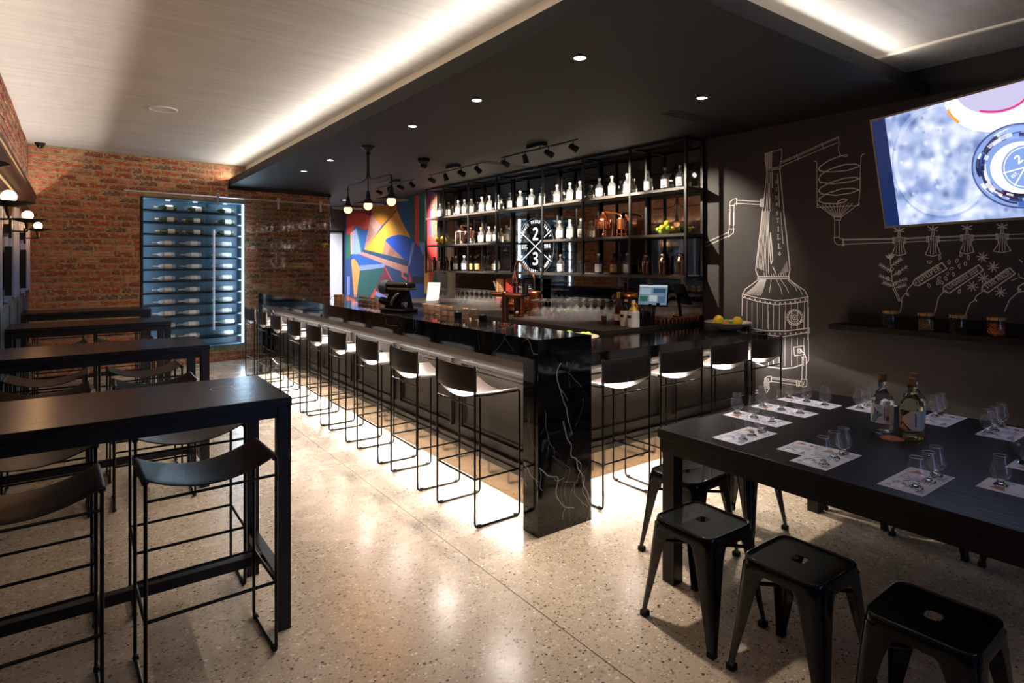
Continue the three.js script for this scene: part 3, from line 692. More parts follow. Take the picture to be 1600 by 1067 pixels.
[0.005,2.357,1.380,2.342,1.379],
[0.008,2.370,1.374,2.353,1.402],
[0.005,2.365,1.389,2.354,1.400],
[0.008,2.370,1.374,2.376,1.407],
[0.005,2.376,1.389,2.375,1.405],
[0.008,2.370,1.374,2.396,1.393],
[0.005,2.383,1.380,2.393,1.392],
[0.009,2.467,1.593,2.483,1.575],
[0.009,2.465,1.500,2.469,1.476,2.492,1.468],
[0.009,2.431,1.455,2.456,1.469],
[0.013,0.692,2.399,0.673,2.231,0.649,2.037],
[0.013,0.646,2.037,0.614,1.766,0.581,1.503,0.605,1.443],
[0.013,0.812,2.400,0.849,2.024],
[0.013,0.848,2.023,0.877,1.790,0.905,1.507,0.891,1.449],
[0.008,0.652,2.037,0.598,1.525],
[0.008,0.660,2.036,0.613,1.519],
[0.008,0.668,2.036,0.628,1.512],
[0.008,0.676,2.035,0.643,1.506],
[0.008,0.684,2.035,0.659,1.500],
[0.008,0.692,2.034,0.674,1.493],
[0.008,0.700,2.033,0.689,1.487],
[0.008,0.708,2.033,0.704,1.481],
[0.008,0.702,2.386,0.680,2.035],
[0.008,0.712,2.385,0.695,2.034],
[0.008,0.722,2.384,0.711,2.033],
[0.008,0.732,2.382,0.726,2.032],
[0.012,0.792,2.359,0.808,2.069],
[0.009,0.742,2.397,0.739,2.240],
[0.009,0.721,2.147,0.709,2.033],
[0.013,0.713,2.033,0.707,1.925,0.693,1.812],
[0.016,0.725,1.838,0.716,1.709,0.730,1.559,0.746,1.591,0.737,1.709,0.725,1.838],
[0.014,0.747,1.532,0.775,1.479],
[0.009,0.820,2.015,0.842,1.738],
[0.007,0.661,1.482,0.667,1.450],
[0.007,0.684,1.479,0.690,1.450],
[0.007,0.707,1.476,0.713,1.451],
[0.007,0.730,1.474,0.736,1.451],
[0.007,0.753,1.473,0.758,1.452],
[0.007,0.775,1.473,0.781,1.452],
[0.007,0.798,1.474,0.803,1.452],
[0.007,0.820,1.476,0.826,1.453],
[0.007,0.842,1.478,0.848,1.453],
[0.007,0.864,1.481,0.869,1.454],
[0.006,0.875,1.580,0.890,1.496],
[0.006,0.866,1.565,0.881,1.493],
[0.006,0.857,1.550,0.873,1.489],
[0.006,0.849,1.536,0.864,1.486],
[0.006,0.840,1.521,0.855,1.483],
[0.006,0.831,1.506,0.846,1.480],
[0.006,0.822,1.491,0.838,1.476],
[0.006,0.813,1.476,0.829,1.473],
[0.013,0.602,1.443,0.897,1.449,0.897,1.431,0.602,1.425,0.602,1.443],
[0.013,0.612,1.421,0.543,1.370,0.476,1.324,0.451,1.278],
[0.013,0.891,1.428,0.972,1.373,1.034,1.334,1.061,1.284],
[0.01,0.626,1.419,0.567,1.349,0.476,1.277],
[0.01,0.633,1.419,0.577,1.346,0.495,1.276],
[0.01,0.640,1.419,0.588,1.343,0.515,1.276],
[0.01,0.647,1.419,0.599,1.340,0.534,1.276],
[0.01,0.654,1.419,0.609,1.337,0.553,1.276],
[0.01,0.661,1.419,0.620,1.334,0.573,1.275],
[0.01,0.668,1.420,0.631,1.331,0.592,1.275],
[0.01,0.675,1.420,0.641,1.328,0.611,1.275],
[0.01,0.682,1.420,0.652,1.326,0.629,1.275],
[0.008,0.730,1.419,0.725,1.365,0.713,1.305],
[0.008,0.781,1.420,0.820,1.347,0.833,1.294],
[0.008,0.820,1.421,0.875,1.349,0.894,1.307],
[0.008,0.886,1.417,0.950,1.362,0.969,1.323],
[0.008,0.902,1.421,0.993,1.342,1.016,1.297],
[0.013,0.451,1.276,0.602,1.249,0.775,1.233,0.929,1.251,1.063,1.282],
[0.013,0.451,1.249,0.602,1.216,0.775,1.198,0.929,1.217,1.061,1.245],
[0.013,0.447,1.278,0.442,1.076],
[0.013,1.063,1.282,1.063,0.919],
[0.01,0.477,1.254,0.474,1.250,0.470,1.250,0.467,1.254,0.470,1.258,0.474,1.258,0.477,1.254],
[0.01,0.528,1.243,0.526,1.239,0.521,1.239,0.518,1.242,0.521,1.246,0.526,1.247,0.528,1.243],
[0.01,0.579,1.232,0.576,1.228,0.571,1.228,0.569,1.232,0.571,1.236,0.576,1.236,0.579,1.232],
[0.01,0.628,1.223,0.626,1.220,0.621,1.219,0.619,1.223,0.621,1.227,0.626,1.227,0.628,1.223],
[0.01,0.677,1.217,0.675,1.213,0.670,1.213,0.668,1.216,0.670,1.220,0.675,1.221,0.677,1.217],
[0.01,0.725,1.213,0.723,1.209,0.719,1.209,0.716,1.213,0.719,1.216,0.723,1.217,0.725,1.213],
[0.01,0.773,1.212,0.771,1.208,0.766,1.208,0.764,1.212,0.766,1.216,0.771,1.216,0.773,1.212],
[0.01,0.820,1.214,0.818,1.211,0.813,1.210,0.811,1.214,0.813,1.218,0.818,1.218,0.820,1.214],
[0.01,0.866,1.219,0.864,1.216,0.860,1.215,0.857,1.219,0.860,1.223,0.864,1.223,0.866,1.219],
[0.01,0.912,1.227,0.910,1.223,0.905,1.223,0.903,1.226,0.905,1.230,0.910,1.230,0.912,1.227],
[0.01,0.957,1.236,0.955,1.233,0.950,1.232,0.948,1.236,0.950,1.240,0.955,1.240,0.957,1.236],
[0.01,1.001,1.247,0.999,1.243,0.995,1.243,0.993,1.247,0.995,1.250,0.999,1.250,1.001,1.247],
[0.01,1.045,1.258,1.043,1.255,1.039,1.254,1.036,1.258,1.039,1.262,1.043,1.262,1.045,1.258],
[0.006,0.494,1.218,0.492,0.962],
[0.006,0.545,1.211,0.543,0.967],
[0.006,0.596,1.204,0.594,0.971],
[0.006,0.652,1.200,0.649,0.976],
[0.006,0.701,1.198,0.699,0.981],
[0.006,0.755,1.200,0.753,0.986],
[0.006,0.809,1.205,0.807,0.990],
[0.006,0.866,1.212,0.864,0.995],
[0.006,0.918,1.222,0.916,1.000],
[0.006,0.974,1.234,0.972,1.005],
[0.006,1.032,1.246,1.030,1.010],
[0.007,1.020,1.102,1.017,1.082,1.009,1.063,0.995,1.047,0.978,1.035,0.959,1.027,0.938,1.026,0.918,1.030,0.900,1.039,0.887,1.053,0.878,1.071,0.875,1.091,0.878,1.111,0.887,1.131,0.900,1.147,0.918,1.159,0.938,1.166,0.959,1.167,0.978,1.163,0.995,1.153,1.009,1.139,1.017,1.121,1.020,1.102],
[0.012,1.006,1.101,1.004,1.085,0.997,1.070,0.986,1.056,0.972,1.047,0.957,1.041,0.940,1.039,0.924,1.043,0.910,1.050,0.899,1.062,0.891,1.076,0.889,1.092,0.891,1.109,0.899,1.124,0.910,1.137,0.924,1.147,0.940,1.153,0.957,1.154,0.972,1.150,0.986,1.142,0.997,1.131,1.004,1.117,1.006,1.101],
[0.007,0.988,1.100,0.987,1.088,0.982,1.078,0.975,1.069,0.965,1.062,0.954,1.058,0.942,1.057,0.931,1.059,0.922,1.065,0.914,1.073,0.909,1.082,0.907,1.094,0.909,1.105,0.914,1.115,0.922,1.125,0.931,1.131,0.942,1.135,0.954,1.136,0.965,1.134,0.975,1.128,0.982,1.120,0.987,1.111,0.988,1.100],
[0.011,0.969,1.098,0.969,1.092,0.966,1.087,0.962,1.082,0.957,1.078,0.951,1.076,0.945,1.076,0.939,1.077,0.934,1.080,0.930,1.084,0.928,1.089,0.927,1.095,0.928,1.101,0.930,1.106,0.934,1.111,0.939,1.115,0.945,1.117,0.951,1.117,0.957,1.116,0.962,1.113,0.966,1.109,0.969,1.104,0.969,1.098],
[0.01,0.955,1.097,0.954,1.095,0.954,1.094,0.952,1.092,0.951,1.091,0.949,1.090,0.947,1.090,0.946,1.091,0.944,1.092,0.943,1.093,0.942,1.094,0.942,1.096,0.942,1.098,0.943,1.100,0.944,1.101,0.946,1.102,0.947,1.103,0.949,1.103,0.951,1.102,0.952,1.102,0.954,1.100,0.954,1.099,0.955,1.097],
[0.007,1.017,1.102,1.015,1.099,1.011,1.099,1.011,1.103,1.015,1.104,1.017,1.102],
[0.007,1.013,1.080,1.011,1.076,1.007,1.077,1.007,1.081,1.011,1.082,1.013,1.080],
[0.007,1.002,1.059,0.999,1.056,0.996,1.057,0.996,1.061,0.999,1.062,1.002,1.059],
[0.007,0.984,1.044,0.982,1.041,0.979,1.041,0.979,1.045,0.982,1.047,0.984,1.044],
[0.007,0.963,1.034,0.961,1.031,0.957,1.032,0.957,1.036,0.961,1.037,0.963,1.034],
[0.007,0.940,1.032,0.938,1.029,0.934,1.030,0.934,1.034,0.938,1.035,0.940,1.032],
[0.007,0.918,1.038,0.916,1.035,0.912,1.036,0.912,1.040,0.916,1.041,0.918,1.038],
[0.007,0.900,1.051,0.898,1.048,0.895,1.049,0.895,1.053,0.898,1.054,0.900,1.051],
[0.007,0.889,1.070,0.887,1.067,0.883,1.068,0.883,1.071,0.887,1.073,0.889,1.070],
[0.007,0.885,1.092,0.882,1.089,0.879,1.089,0.879,1.093,0.882,1.095,0.885,1.092],
[0.007,0.889,1.114,0.887,1.111,0.883,1.112,0.883,1.116,0.887,1.117,0.889,1.114],
[0.007,0.900,1.135,0.898,1.132,0.895,1.132,0.895,1.136,0.898,1.138,0.900,1.135],
[0.007,0.918,1.150,0.916,1.147,0.912,1.148,0.912,1.152,0.916,1.153,0.918,1.150],
[0.007,0.940,1.159,0.938,1.156,0.934,1.157,0.934,1.161,0.938,1.162,0.940,1.159],
[0.007,0.963,1.161,0.961,1.158,0.957,1.159,0.957,1.162,0.961,1.164,0.963,1.161],
[0.007,0.984,1.155,0.982,1.152,0.978,1.153,0.978,1.156,0.982,1.158,0.984,1.155],
[0.007,1.002,1.142,0.999,1.139,0.996,1.139,0.996,1.143,0.999,1.144,1.002,1.142],
[0.007,1.013,1.123,1.011,1.120,1.007,1.121,1.007,1.125,1.011,1.126,1.013,1.123],
[0.009,0.312,2.115,0.317,2.148,0.354,2.174,0.387,2.176,0.387,2.159,0.628,2.127],
[0.009,0.359,2.112,0.364,2.128,0.387,2.130,0.624,2.099],
[0.009,0.387,2.176,0.384,2.116],
[0.009,0.628,2.151,0.662,2.152,0.660,2.076,0.624,2.083,0.628,2.151],
[0.009,0.308,2.115,0.364,2.111],
[0.009,0.631,2.148,0.629,2.083],
[0.009,0.636,2.148,0.634,2.082],
[0.009,0.641,2.147,0.639,2.082],
[0.009,0.646,2.147,0.644,2.082],
[0.009,0.651,2.147,0.649,2.081],
[0.009,0.656,2.146,0.655,2.081],
[0.009,0.317,2.115,0.317,1.930],
[0.009,0.359,2.112,0.359,1.928],
[0.009,0.308,2.049,0.308,1.895],
[0.009,0.354,2.046,0.354,1.893],
[0.009,0.299,1.892,0.363,1.889],
[0.009,0.357,1.887,0.354,1.853,0.299,1.818],
[0.009,0.308,1.889,0.299,1.864],
[0.009,0.299,1.864,0.308,1.815],
[0.009,0.297,1.860,0.045,1.768],
[0.009,0.299,1.826,0.045,1.730],
[0.013,0.523,0.966,0.694,0.958,0.875,0.973,1.072,1.016],
[0.013,0.523,0.926,0.687,0.921,0.842,0.919,1.072,0.980],
[0.01,0.671,0.934,0.669,0.929,0.663,0.928,0.660,0.932,0.663,0.937,0.669,0.938,0.671,0.934],
[0.01,0.722,0.935,0.719,0.931,0.714,0.930,0.711,0.934,0.714,0.939,0.719,0.940,0.722,0.935],
[0.01,0.771,0.939,0.769,0.934,0.763,0.933,0.761,0.938,0.763,0.942,0.769,0.943,0.771,0.939],
[0.01,0.820,0.943,0.818,0.938,0.812,0.938,0.810,0.942,0.812,0.946,0.818,0.947,0.820,0.943],
[0.01,0.869,0.948,0.866,0.943,0.861,0.943,0.858,0.947,0.861,0.952,0.866,0.952,0.869,0.948],
[0.01,0.916,0.954,0.914,0.950,0.908,0.949,0.906,0.953,0.908,0.958,0.914,0.958,0.916,0.954],
[0.01,0.963,0.962,0.960,0.957,0.955,0.957,0.953,0.961,0.955,0.965,0.960,0.966,0.963,0.962],
[0.01,1.009,0.970,1.007,0.965,1.002,0.965,0.999,0.969,1.002,0.973,1.007,0.974,1.009,0.970],
[0.01,1.055,0.979,1.052,0.975,1.047,0.974,1.045,0.978,1.047,0.983,1.052,0.983,1.055,0.979],
[0.013,1.066,1.192,1.066,1.014],
[0.013,1.071,1.018,1.073,0.975],
[0.009,1.066,0.974,1.069,0.739,1.047,0.710],
[0.013,0.567,0.656,0.673,0.634,0.842,0.638,0.940,0.661,1.010,0.697],
[0.006,0.707,1.131,0.704,0.969],
[0.006,0.707,0.898,0.705,0.642],
[0.006,0.755,1.134,0.752,0.973],
[0.006,0.755,0.903,0.753,0.649],
[0.006,0.809,1.138,0.806,0.978],
[0.006,0.809,0.908,0.806,0.656],
[0.006,0.862,1.141,0.859,0.983],
[0.006,0.862,0.914,0.859,0.664],
[0.006,0.921,1.145,0.917,0.988],
[0.006,0.921,0.920,0.918,0.672],
[0.006,0.972,1.149,0.969,0.993],
[0.006,0.972,0.925,0.969,0.679],
[0.006,1.028,1.153,1.025,0.998],
[0.006,1.028,0.931,1.026,0.687],
[0.009,0.940,0.837,1.028,0.860,1.032,0.786,0.946,0.763,0.940,0.837],
[0.009,1.010,0.815,1.008,0.806,1.002,0.798,0.994,0.793,0.985,0.792,0.977,0.795,0.971,0.801,0.969,0.810,0.971,0.819,0.977,0.826,0.985,0.831,0.994,0.832,1.002,0.829,1.008,0.823,1.010,0.815],
[0.009,1.000,0.813,0.997,0.806,0.990,0.802,0.982,0.804,0.979,0.811,0.982,0.818,0.990,0.822,0.997,0.820,1.000,0.813],
[0.013,0.997,0.822,1.035,0.790,1.044,0.767],
[0.009,1.007,0.762,1.050,0.767],
[0.009,1.013,0.763,1.011,0.571],
[0.009,1.047,0.767,1.046,0.576],
[0.009,1.011,0.595,1.011,0.568],
[0.009,1.046,0.601,1.047,0.573],
[0.009,0.959,0.553,0.978,0.556,1.003,0.545,1.003,0.570,1.053,0.577,1.053,0.522,1.022,0.505,1.003,0.514,0.965,0.504,0.959,0.553],
[0.008,0.972,0.549,0.969,0.511],
[0.008,0.983,0.551,0.980,0.513],
[0.008,0.995,0.553,0.991,0.515],
[0.008,1.006,0.555,1.003,0.517],
[0.008,1.017,0.556,1.014,0.519],
[0.008,1.028,0.558,1.025,0.521],
[0.009,0.731,0.545,0.965,0.550],
[0.009,0.725,0.507,0.965,0.513],
[0.007,0.728,0.532,0.965,0.539],
[0.009,0.666,0.484,0.669,0.523,0.694,0.546,0.733,0.553,0.735,0.504,0.711,0.497,0.711,0.459,0.714,0.440,0.687,0.396,0.673,0.426,0.662,0.483],
[0.008,0.673,0.530,0.677,0.433],
[0.008,0.682,0.530,0.685,0.435],
[0.008,0.692,0.529,0.694,0.436],
[0.008,0.702,0.529,0.702,0.438],
[0.008,0.711,0.529,0.710,0.439],
[0.013,0.599,0.406,0.367,0.316],
[0.013,0.599,0.382,0.367,0.291],
[0.009,0.588,0.408,0.606,0.375],
[0.009,0.791,2.089,0.784,2.077,0.776,2.090,0.784,2.102,0.791,2.089],
[0.009,0.820,1.649,0.811,1.634,0.802,1.649,0.811,1.664,0.820,1.649]];
const CHALK_TEXT = [["G",0.781,2.289,0.041,0], ["I",0.781,2.220,0.043,0], ["N",0.782,2.149,0.045,0], ["S",0.789,2.008,0.046,0], ["T",0.795,1.944,0.050,0], ["I",0.798,1.867,0.052,0], ["L",0.802,1.798,0.054,0], ["L",0.809,1.716,0.057,0], ["JUNIPER",1.884,1.425,0.041,0.631,0.180], ["CORIANDER SEED",2.072,1.383,0.034,0.659,0.224], ["STAR ANISE",2.293,1.396,0.041,0.683,0.173]];
const MURAL = [
['#1b4384',0.099,3.263,4.406,2.835,4.406,0.738,0.099,0.454],
['#8e2c1e',0.099,2.880,1.675,2.759,1.531,2.513,0.099,2.599],
['#d8442c',0.133,2.622,0.506,2.662,1.081,2.636,1.513,2.537,1.472,2.352,1.264,2.248,1.081,2.275,0.734,2.401,0.372,2.231,0.133,2.176],
['#c8402c',0.767,2.411,1.081,2.480,1.472,2.469,1.472,2.352,1.264,2.248,1.081,2.275],
['#1f6b4a',0.099,2.178,0.372,2.231,0.386,1.678,0.099,1.629],
['#c9a09c',0.372,2.231,0.650,2.299,0.532,1.747,0.399,1.748],
['#8ea2d8',0.702,2.341,1.007,1.776,0.493,1.722,0.545,2.124],
['#1e5aa0',0.734,2.401,1.081,2.275,1.472,2.246,1.173,1.852,1.007,1.819],
['#2f8a50',0.715,2.389,0.754,2.388,1.032,1.831,0.982,1.820],
['#c48e7a',1.560,2.576,2.077,2.317,1.675,2.087,1.173,1.845],
['#a87868',1.455,2.423,1.744,2.177,1.414,2.025,1.294,2.005],
['#c8821e',1.647,2.761,2.790,2.673,2.780,2.588,2.077,2.317,1.548,2.586],
['#8a4a18',2.770,2.599,2.780,2.566,1.264,1.863,1.173,1.852],
['#1f5a5c',2.780,2.738,3.546,2.778,3.546,1.933,3.380,2.016,3.174,2.152,2.936,2.407],
['#2a5a94',2.839,2.734,3.266,2.761,3.358,2.031,3.127,2.186,2.888,2.452],
['#f2ac34',2.790,2.587,2.984,2.361,3.380,2.016,3.127,2.070,2.888,2.100,2.590,2.089,2.359,2.053,2.254,2.019,2.120,1.739,1.173,1.852,2.765,2.557],
['#d84432',3.546,2.798,3.699,2.785,3.699,1.849,3.625,1.891,3.537,1.960],
['#1a6a50',3.699,2.785,3.869,2.769,3.869,1.911,3.699,1.849],
['#1450c4',2.254,2.019,2.359,2.053,2.590,2.089,2.888,2.100,3.127,2.070,3.380,2.016,3.501,1.941,3.275,1.587,3.127,1.615],
['#b8806a',2.264,2.001,2.716,1.793,3.127,1.615,2.120,1.739],
['#a06c58',2.488,1.895,2.741,1.782,2.565,1.697,2.359,1.714],
['#8290d4',3.425,1.936,3.546,1.933,3.344,1.484,3.275,1.515],
['#8290d4',3.690,1.929,3.974,1.936,3.974,1.798,3.848,1.692,3.755,1.818],
['#1b4690',3.546,1.923,3.755,1.807,3.882,1.646,3.890,1.315,3.448,1.306,3.303,1.453],
['#29486a',1.081,1.854,2.120,1.739,3.275,1.602,3.275,1.494,1.112,1.789],
['#c08a7a',0.862,1.748,1.081,1.794,3.252,1.490,3.252,1.357,2.227,1.524,1.384,1.660],
['#b84a50',0.830,1.748,0.957,1.747,2.227,1.524,2.200,1.510],
['#1c58a8',0.439,1.753,0.830,1.748,2.200,1.537,0.894,1.500,0.767,1.602,0.453,1.633],
['#f09c4c',0.426,1.628,0.605,1.647,0.799,1.558,0.932,1.403,0.805,1.039,0.728,0.803,0.598,0.797,0.506,1.229],
['#7c92d4',0.881,1.500,2.238,1.542,2.206,1.470,0.932,1.388],
['#205a58',0.932,1.388,2.184,1.461,1.778,1.014,1.414,0.812,0.741,0.718,0.805,1.039],
['#24466e',2.227,1.515,3.211,1.348,3.321,1.174,2.616,1.147],
['#6e3242',2.200,1.483,2.616,1.147,2.447,0.818,1.778,0.968,1.800,1.049],
['#d84432',2.184,1.499,2.227,1.499,2.651,1.148,2.611,1.142],
['#d84838',1.778,1.053,1.755,0.805,1.431,0.777],
['#8290d4',1.800,0.975,2.447,0.862,2.395,0.800,1.732,0.897],
['#27507c',1.721,0.884,2.395,0.800,2.375,0.693,1.618,0.647],
['#e0603c',2.984,1.397,3.080,1.388,3.056,1.320,3.211,1.285,3.197,1.226,2.975,1.312],
['#cc3e38',3.312,1.407,3.430,1.183,3.275,1.179],
['#1a50a0',3.448,1.188,3.907,1.201,3.907,0.745,2.385,0.649,2.641,0.839],
['#0e1626',3.448,1.311,3.890,1.319,3.890,1.196,3.448,1.183],
['#1f5a5c',3.869,2.789,3.965,2.780,3.974,1.932,3.869,1.915],
['#a8323a',3.965,2.780,4.097,2.768,4.097,2.046,3.974,2.129],
['#8a5248',4.109,2.767,4.406,2.759,4.406,1.844,4.170,2.024],
['#f0a236',3.903,1.755,4.076,1.587,4.076,1.029,3.903,1.022],
['#c83c3a',4.027,2.087,4.406,1.911,4.406,1.386,4.178,1.199,4.076,1.196,4.076,1.597,3.998,1.695],
['#245c3e',4.309,1.404,4.406,1.415,4.406,0.776,4.162,1.188],
['#d86a3a',0.099,0.812,0.702,0.740,0.506,0.581,0.099,0.556],
['#7c92d4',0.168,1.247,0.339,1.250,0.339,0.822,0.168,0.815]];
{
  const W = 2.85, H = SOFFIT, px = 700, cw = Math.round(W * px), ch = Math.round(H * px);
  const c = canvas(cw, ch, (g) => {
    g.fillStyle = '#3b3633'; g.fillRect(0, 0, cw, ch);
    for (let i = 0; i < 240; i++) { g.fillStyle = `rgba(150,140,132,${rr(0.008, 0.03)})`; g.save(); g.translate(rnd() * cw, rnd() * ch); g.rotate(rr(-0.5, 0.5)); g.scale(rr(2, 7), 1); g.beginPath(); g.arc(0, 0, rr(10, 55), 0, 7); g.fill(); g.restore(); }
    g.lineCap = g.lineJoin = 'round';
    const X = (u) => (u - 0.02) * px, Y = (v) => ch - v * px;
    for (const [w, ...p] of CHALK) {
      for (const [a, k, off] of [[0.4, 1.25, 0], [0.95, 0.75, 0], [0.5, 0.35, 1.6]]) {
        g.strokeStyle = `rgba(240,236,230,${a})`; g.lineWidth = w * px * k * 0.7; g.beginPath();
        for (let i = 0; i < p.length; i += 2) { const x = X(p[i]) + (off ? rr(-off, off) : 0), y = Y(p[i + 1]) + (off ? rr(-off, off) : 0); i ? g.lineTo(x, y) : g.moveTo(x, y); }
        g.stroke();
      }
    }
    g.fillStyle = 'rgba(228,222,216,0.95)'; g.textBaseline = 'middle';
    for (const [s, u, v, h, a, len] of CHALK_TEXT) {
      g.save(); g.translate(X(u), Y(v)); g.rotate(-a);
      if (len) { g.textAlign = 'left'; g.font = `bold ${h * 1.55 * px}px sans-serif`; const w = g.measureText(s).width; g.scale(len * px / w, 1); g.fillText(s, 0, -h * px * 0.35); } else { g.textAlign = 'center'; g.font = `bold ${h * 1.15 * px}px serif`; g.scale(0.8, 1); g.fillText(s, 0, 0); }
      g.restore();
    }
    // chalk grain
    const im = g.getImageData(0, 0, cw, ch); for (let i = 0; i < im.data.length; i += 4) { const k = 0.86 + 0.2 * rnd(); im.data[i] *= k; im.data[i + 1] *= k; im.data[i + 2] *= k; } g.putImageData(im, 0, 0);
  });
  const t = thing('chalkboard', 'dark chalkboard wall with a white chalk drawing of a gin still and botanicals', 'chalkboard', [RX - 0.007, H / 2, -3.63 + W / 2], -Math.PI / 2);
  part('board', [new THREE.BoxGeometry(W, H, 0.01)], std({ color: 0x3b3633, roughness: 0.75 }), t);
  part('drawing', [new THREE.PlaneGeometry(W, H).translate(0, 0, 0.0055)], std({ map: tex(c), roughness: 0.72 }), t, 'white chalk drawing of a gin still, pipes, taps and labels');
}
{
  const W = 4.37, H = SOFFIT, px = 400, cw = Math.round(W * px), ch = Math.round(H * px);
  const c = canvas(cw, ch, (g) => {
    g.fillStyle = '#1b4384'; g.fillRect(0, 0, cw, ch);
    for (const [col, ...p] of MURAL) { g.fillStyle = col; g.beginPath(); for (let i = 0; i < p.length; i += 2) g.lineTo(p[i] * px, ch - p[i + 1] * px); g.closePath(); g.fill(); g.strokeStyle = col; g.lineWidth = 2; g.stroke(); }
  });
  const t = thing('mural', 'abstract colourful mural of angular shapes on the wall past the shelves', 'mural', [RX - 0.006, H / 2, -13.38 + W / 2], -Math.PI / 2);
  part('board', [new THREE.BoxGeometry(W, H, 0.008)], M.darkWall, t);
  part('painting', [new THREE.PlaneGeometry(W, H).translate(0, 0, 0.0045)], std({ map: tex(c), roughness: 0.6 }), t, 'painted shapes in red, yellow, blue and green');
}
// ---------------------------------------------------------------- the bar
const BAR = { x0: 2.13, x1: 2.548, y: 1.131, z0: -2.645, z1: -9.03 };
{
  const t = thing('marble_bar', 'long raised bar clad in glossy black marble with white veins', 'bar');
  part('bar_top', [bx(BAR.x0, BAR.x1, 0.983, BAR.y, BAR.z1, BAR.z0)], M.marble, t, 'thick black marble bar top');
  const post = bx(0, BAR.x1 - BAR.x0, 0, 0.983, 0, 0.14); post.translate(BAR.x0, 0, BAR.z0 - 0.14);
  part('end_post', [post], M.marblePost, t, 'black marble waterfall end with white veins').position.set(0, 0, 0);
  const far = bx(0, BAR.x1 - BAR.x0, 0, 0.983, 0, 0.2); far.translate(BAR.x0, 0, BAR.z1);
  part('end_post', [far], M.marblePost, t, 'black marble far end of the bar');
  const zA = BAR.z1 + 0.2, zB = BAR.z0 - 0.14, PX = 2.29;
  part('fascia', [bx(BAR.x0, BAR.x0 + 0.03, 0.938, 0.983, zA, zB)], M.brushed, t, 'brushed metal band under the marble');
  part('front_board', [bx(PX, BAR.x1, 0.225, 0.983, zA, zB)], M.panelPaint, t, 'dark painted bar front');
  part('kick_board', [bx(2.356, 2.40, 0, 0.225, zA, zB)], M.kick, t, 'polished metal kick board');
  part('led_strip', [bx(2.155, 2.175, 0.936, 0.9385, zA, zB)], M.ledWhite, t);
  part('led_strip', [bx(2.305, 2.325, 0.2205, 0.2245, zA, zB)], M.ledWhite, t);
  const n = 6, pitch = (zB - zA) / n;
  for (let k = 0; k < n; k++) {
    const a = zA + k * pitch + 0.06, b = zA + (k + 1) * pitch - 0.06;
    part('panel_moulding', [bx(PX - 0.02, PX, 0.84, 0.86, a, b), bx(PX - 0.02, PX, 0.36, 0.38, a, b), bx(PX - 0.02, PX, 0.38, 0.84, a, a + 0.02), bx(PX - 0.02, PX, 0.38, 0.84, b - 0.02, b),
      bx(PX - 0.011, PX, 0.81, 0.822, a + 0.035, b - 0.035), bx(PX - 0.011, PX, 0.398, 0.41, a + 0.035, b - 0.035), bx(PX - 0.011, PX, 0.41, 0.81, a + 0.035, a + 0.047), bx(PX - 0.011, PX, 0.41, 0.81, b - 0.047, b - 0.035)], M.panelPaint, t);
  }
  part('base_moulding', [bx(PX - 0.03, PX, 0.225, 0.262, zA, zB), bx(PX - 0.02, PX, 0.262, 0.285, zA, zB), bx(PX - 0.028, PX, 0.285, 0.3, zA, zB)], M.panelPaint, t);
}
const SC = 0.955, SZ = -2.95;   // lower side counter
{
  const t = thing('side_counter', 'lower black polished counter between the marble post and the chalk wall', 'counter');
  const x0 = BAR.x1, x1 = RX - 0.02;
  part('counter_top', [bx(x0, x1, 0.87, SC, -3.63, SZ)], M.blackStone, t, 'black polished counter top');
  const PZ = -3.08;
  part('front_board', [bx(x0, x1, 0.225, 0.87, -3.2, PZ)], M.panelPaint, t);
  part('kick_board', [bx(x0, x1, 0, 0.225, -3.2, -3.14)], M.kick, t, 'polished metal kick board');
  part('led_strip', [bx(x0, x1, 0.866, 0.8695, -3.0, -2.98)], M.ledWhite, t);
  part('led_strip', [bx(x0, x1, 0.2205, 0.2245, -3.115, -3.095)], M.ledWhite, t);
  const n = 2, pitch = (x1 - x0) / n;
  for (let k = 0; k < n; k++) {
    const a = x0 + k * pitch + 0.08, b = x0 + (k + 1) * pitch - 0.08;
    part('panel_moulding', [bx(a, b, 0.79, 0.81, PZ, PZ + 0.02), bx(a, b, 0.36, 0.38, PZ, PZ + 0.02), bx(a, a + 0.02, 0.38, 0.79, PZ, PZ + 0.02), bx(b - 0.02, b, 0.38, 0.79, PZ, PZ + 0.02)], M.panelPaint, t);
  }
  part('pilaster', [bx(x1 - 0.14, x1, 0.3, 0.86, PZ, PZ + 0.012), bx(x1 - 0.11, x1 - 0.09, 0.3, 0.86, PZ, PZ + 0.022), bx(x1 - 0.06, x1 - 0.03, 0.3, 0.86, PZ, PZ + 0.022)], M.panelPaint, t);
  part('base_moulding', [bx(x0, x1, 0.225, 0.262, PZ, PZ + 0.03), bx(x0, x1, 0.262, 0.285, PZ, PZ + 0.02), bx(x0, x1, 0.285, 0.3, PZ, PZ + 0.028)], M.panelPaint, t);
}
const BC = 0.985;   // back counter
{
  const t = thing('back_counter', 'dark matte back counter below the mirror full of glasses', 'counter');
  part('counter_top', [bx(3.63, RX - 0.022, SC, BC, -8.95, -3.632)], M.matteTop, t, 'dark brown matte counter top');
  part('cabinet', [bx(3.68, RX - 0.022, 0, SC - 0.0005, -8.9, -3.7)], M.panelPaint, t);
}

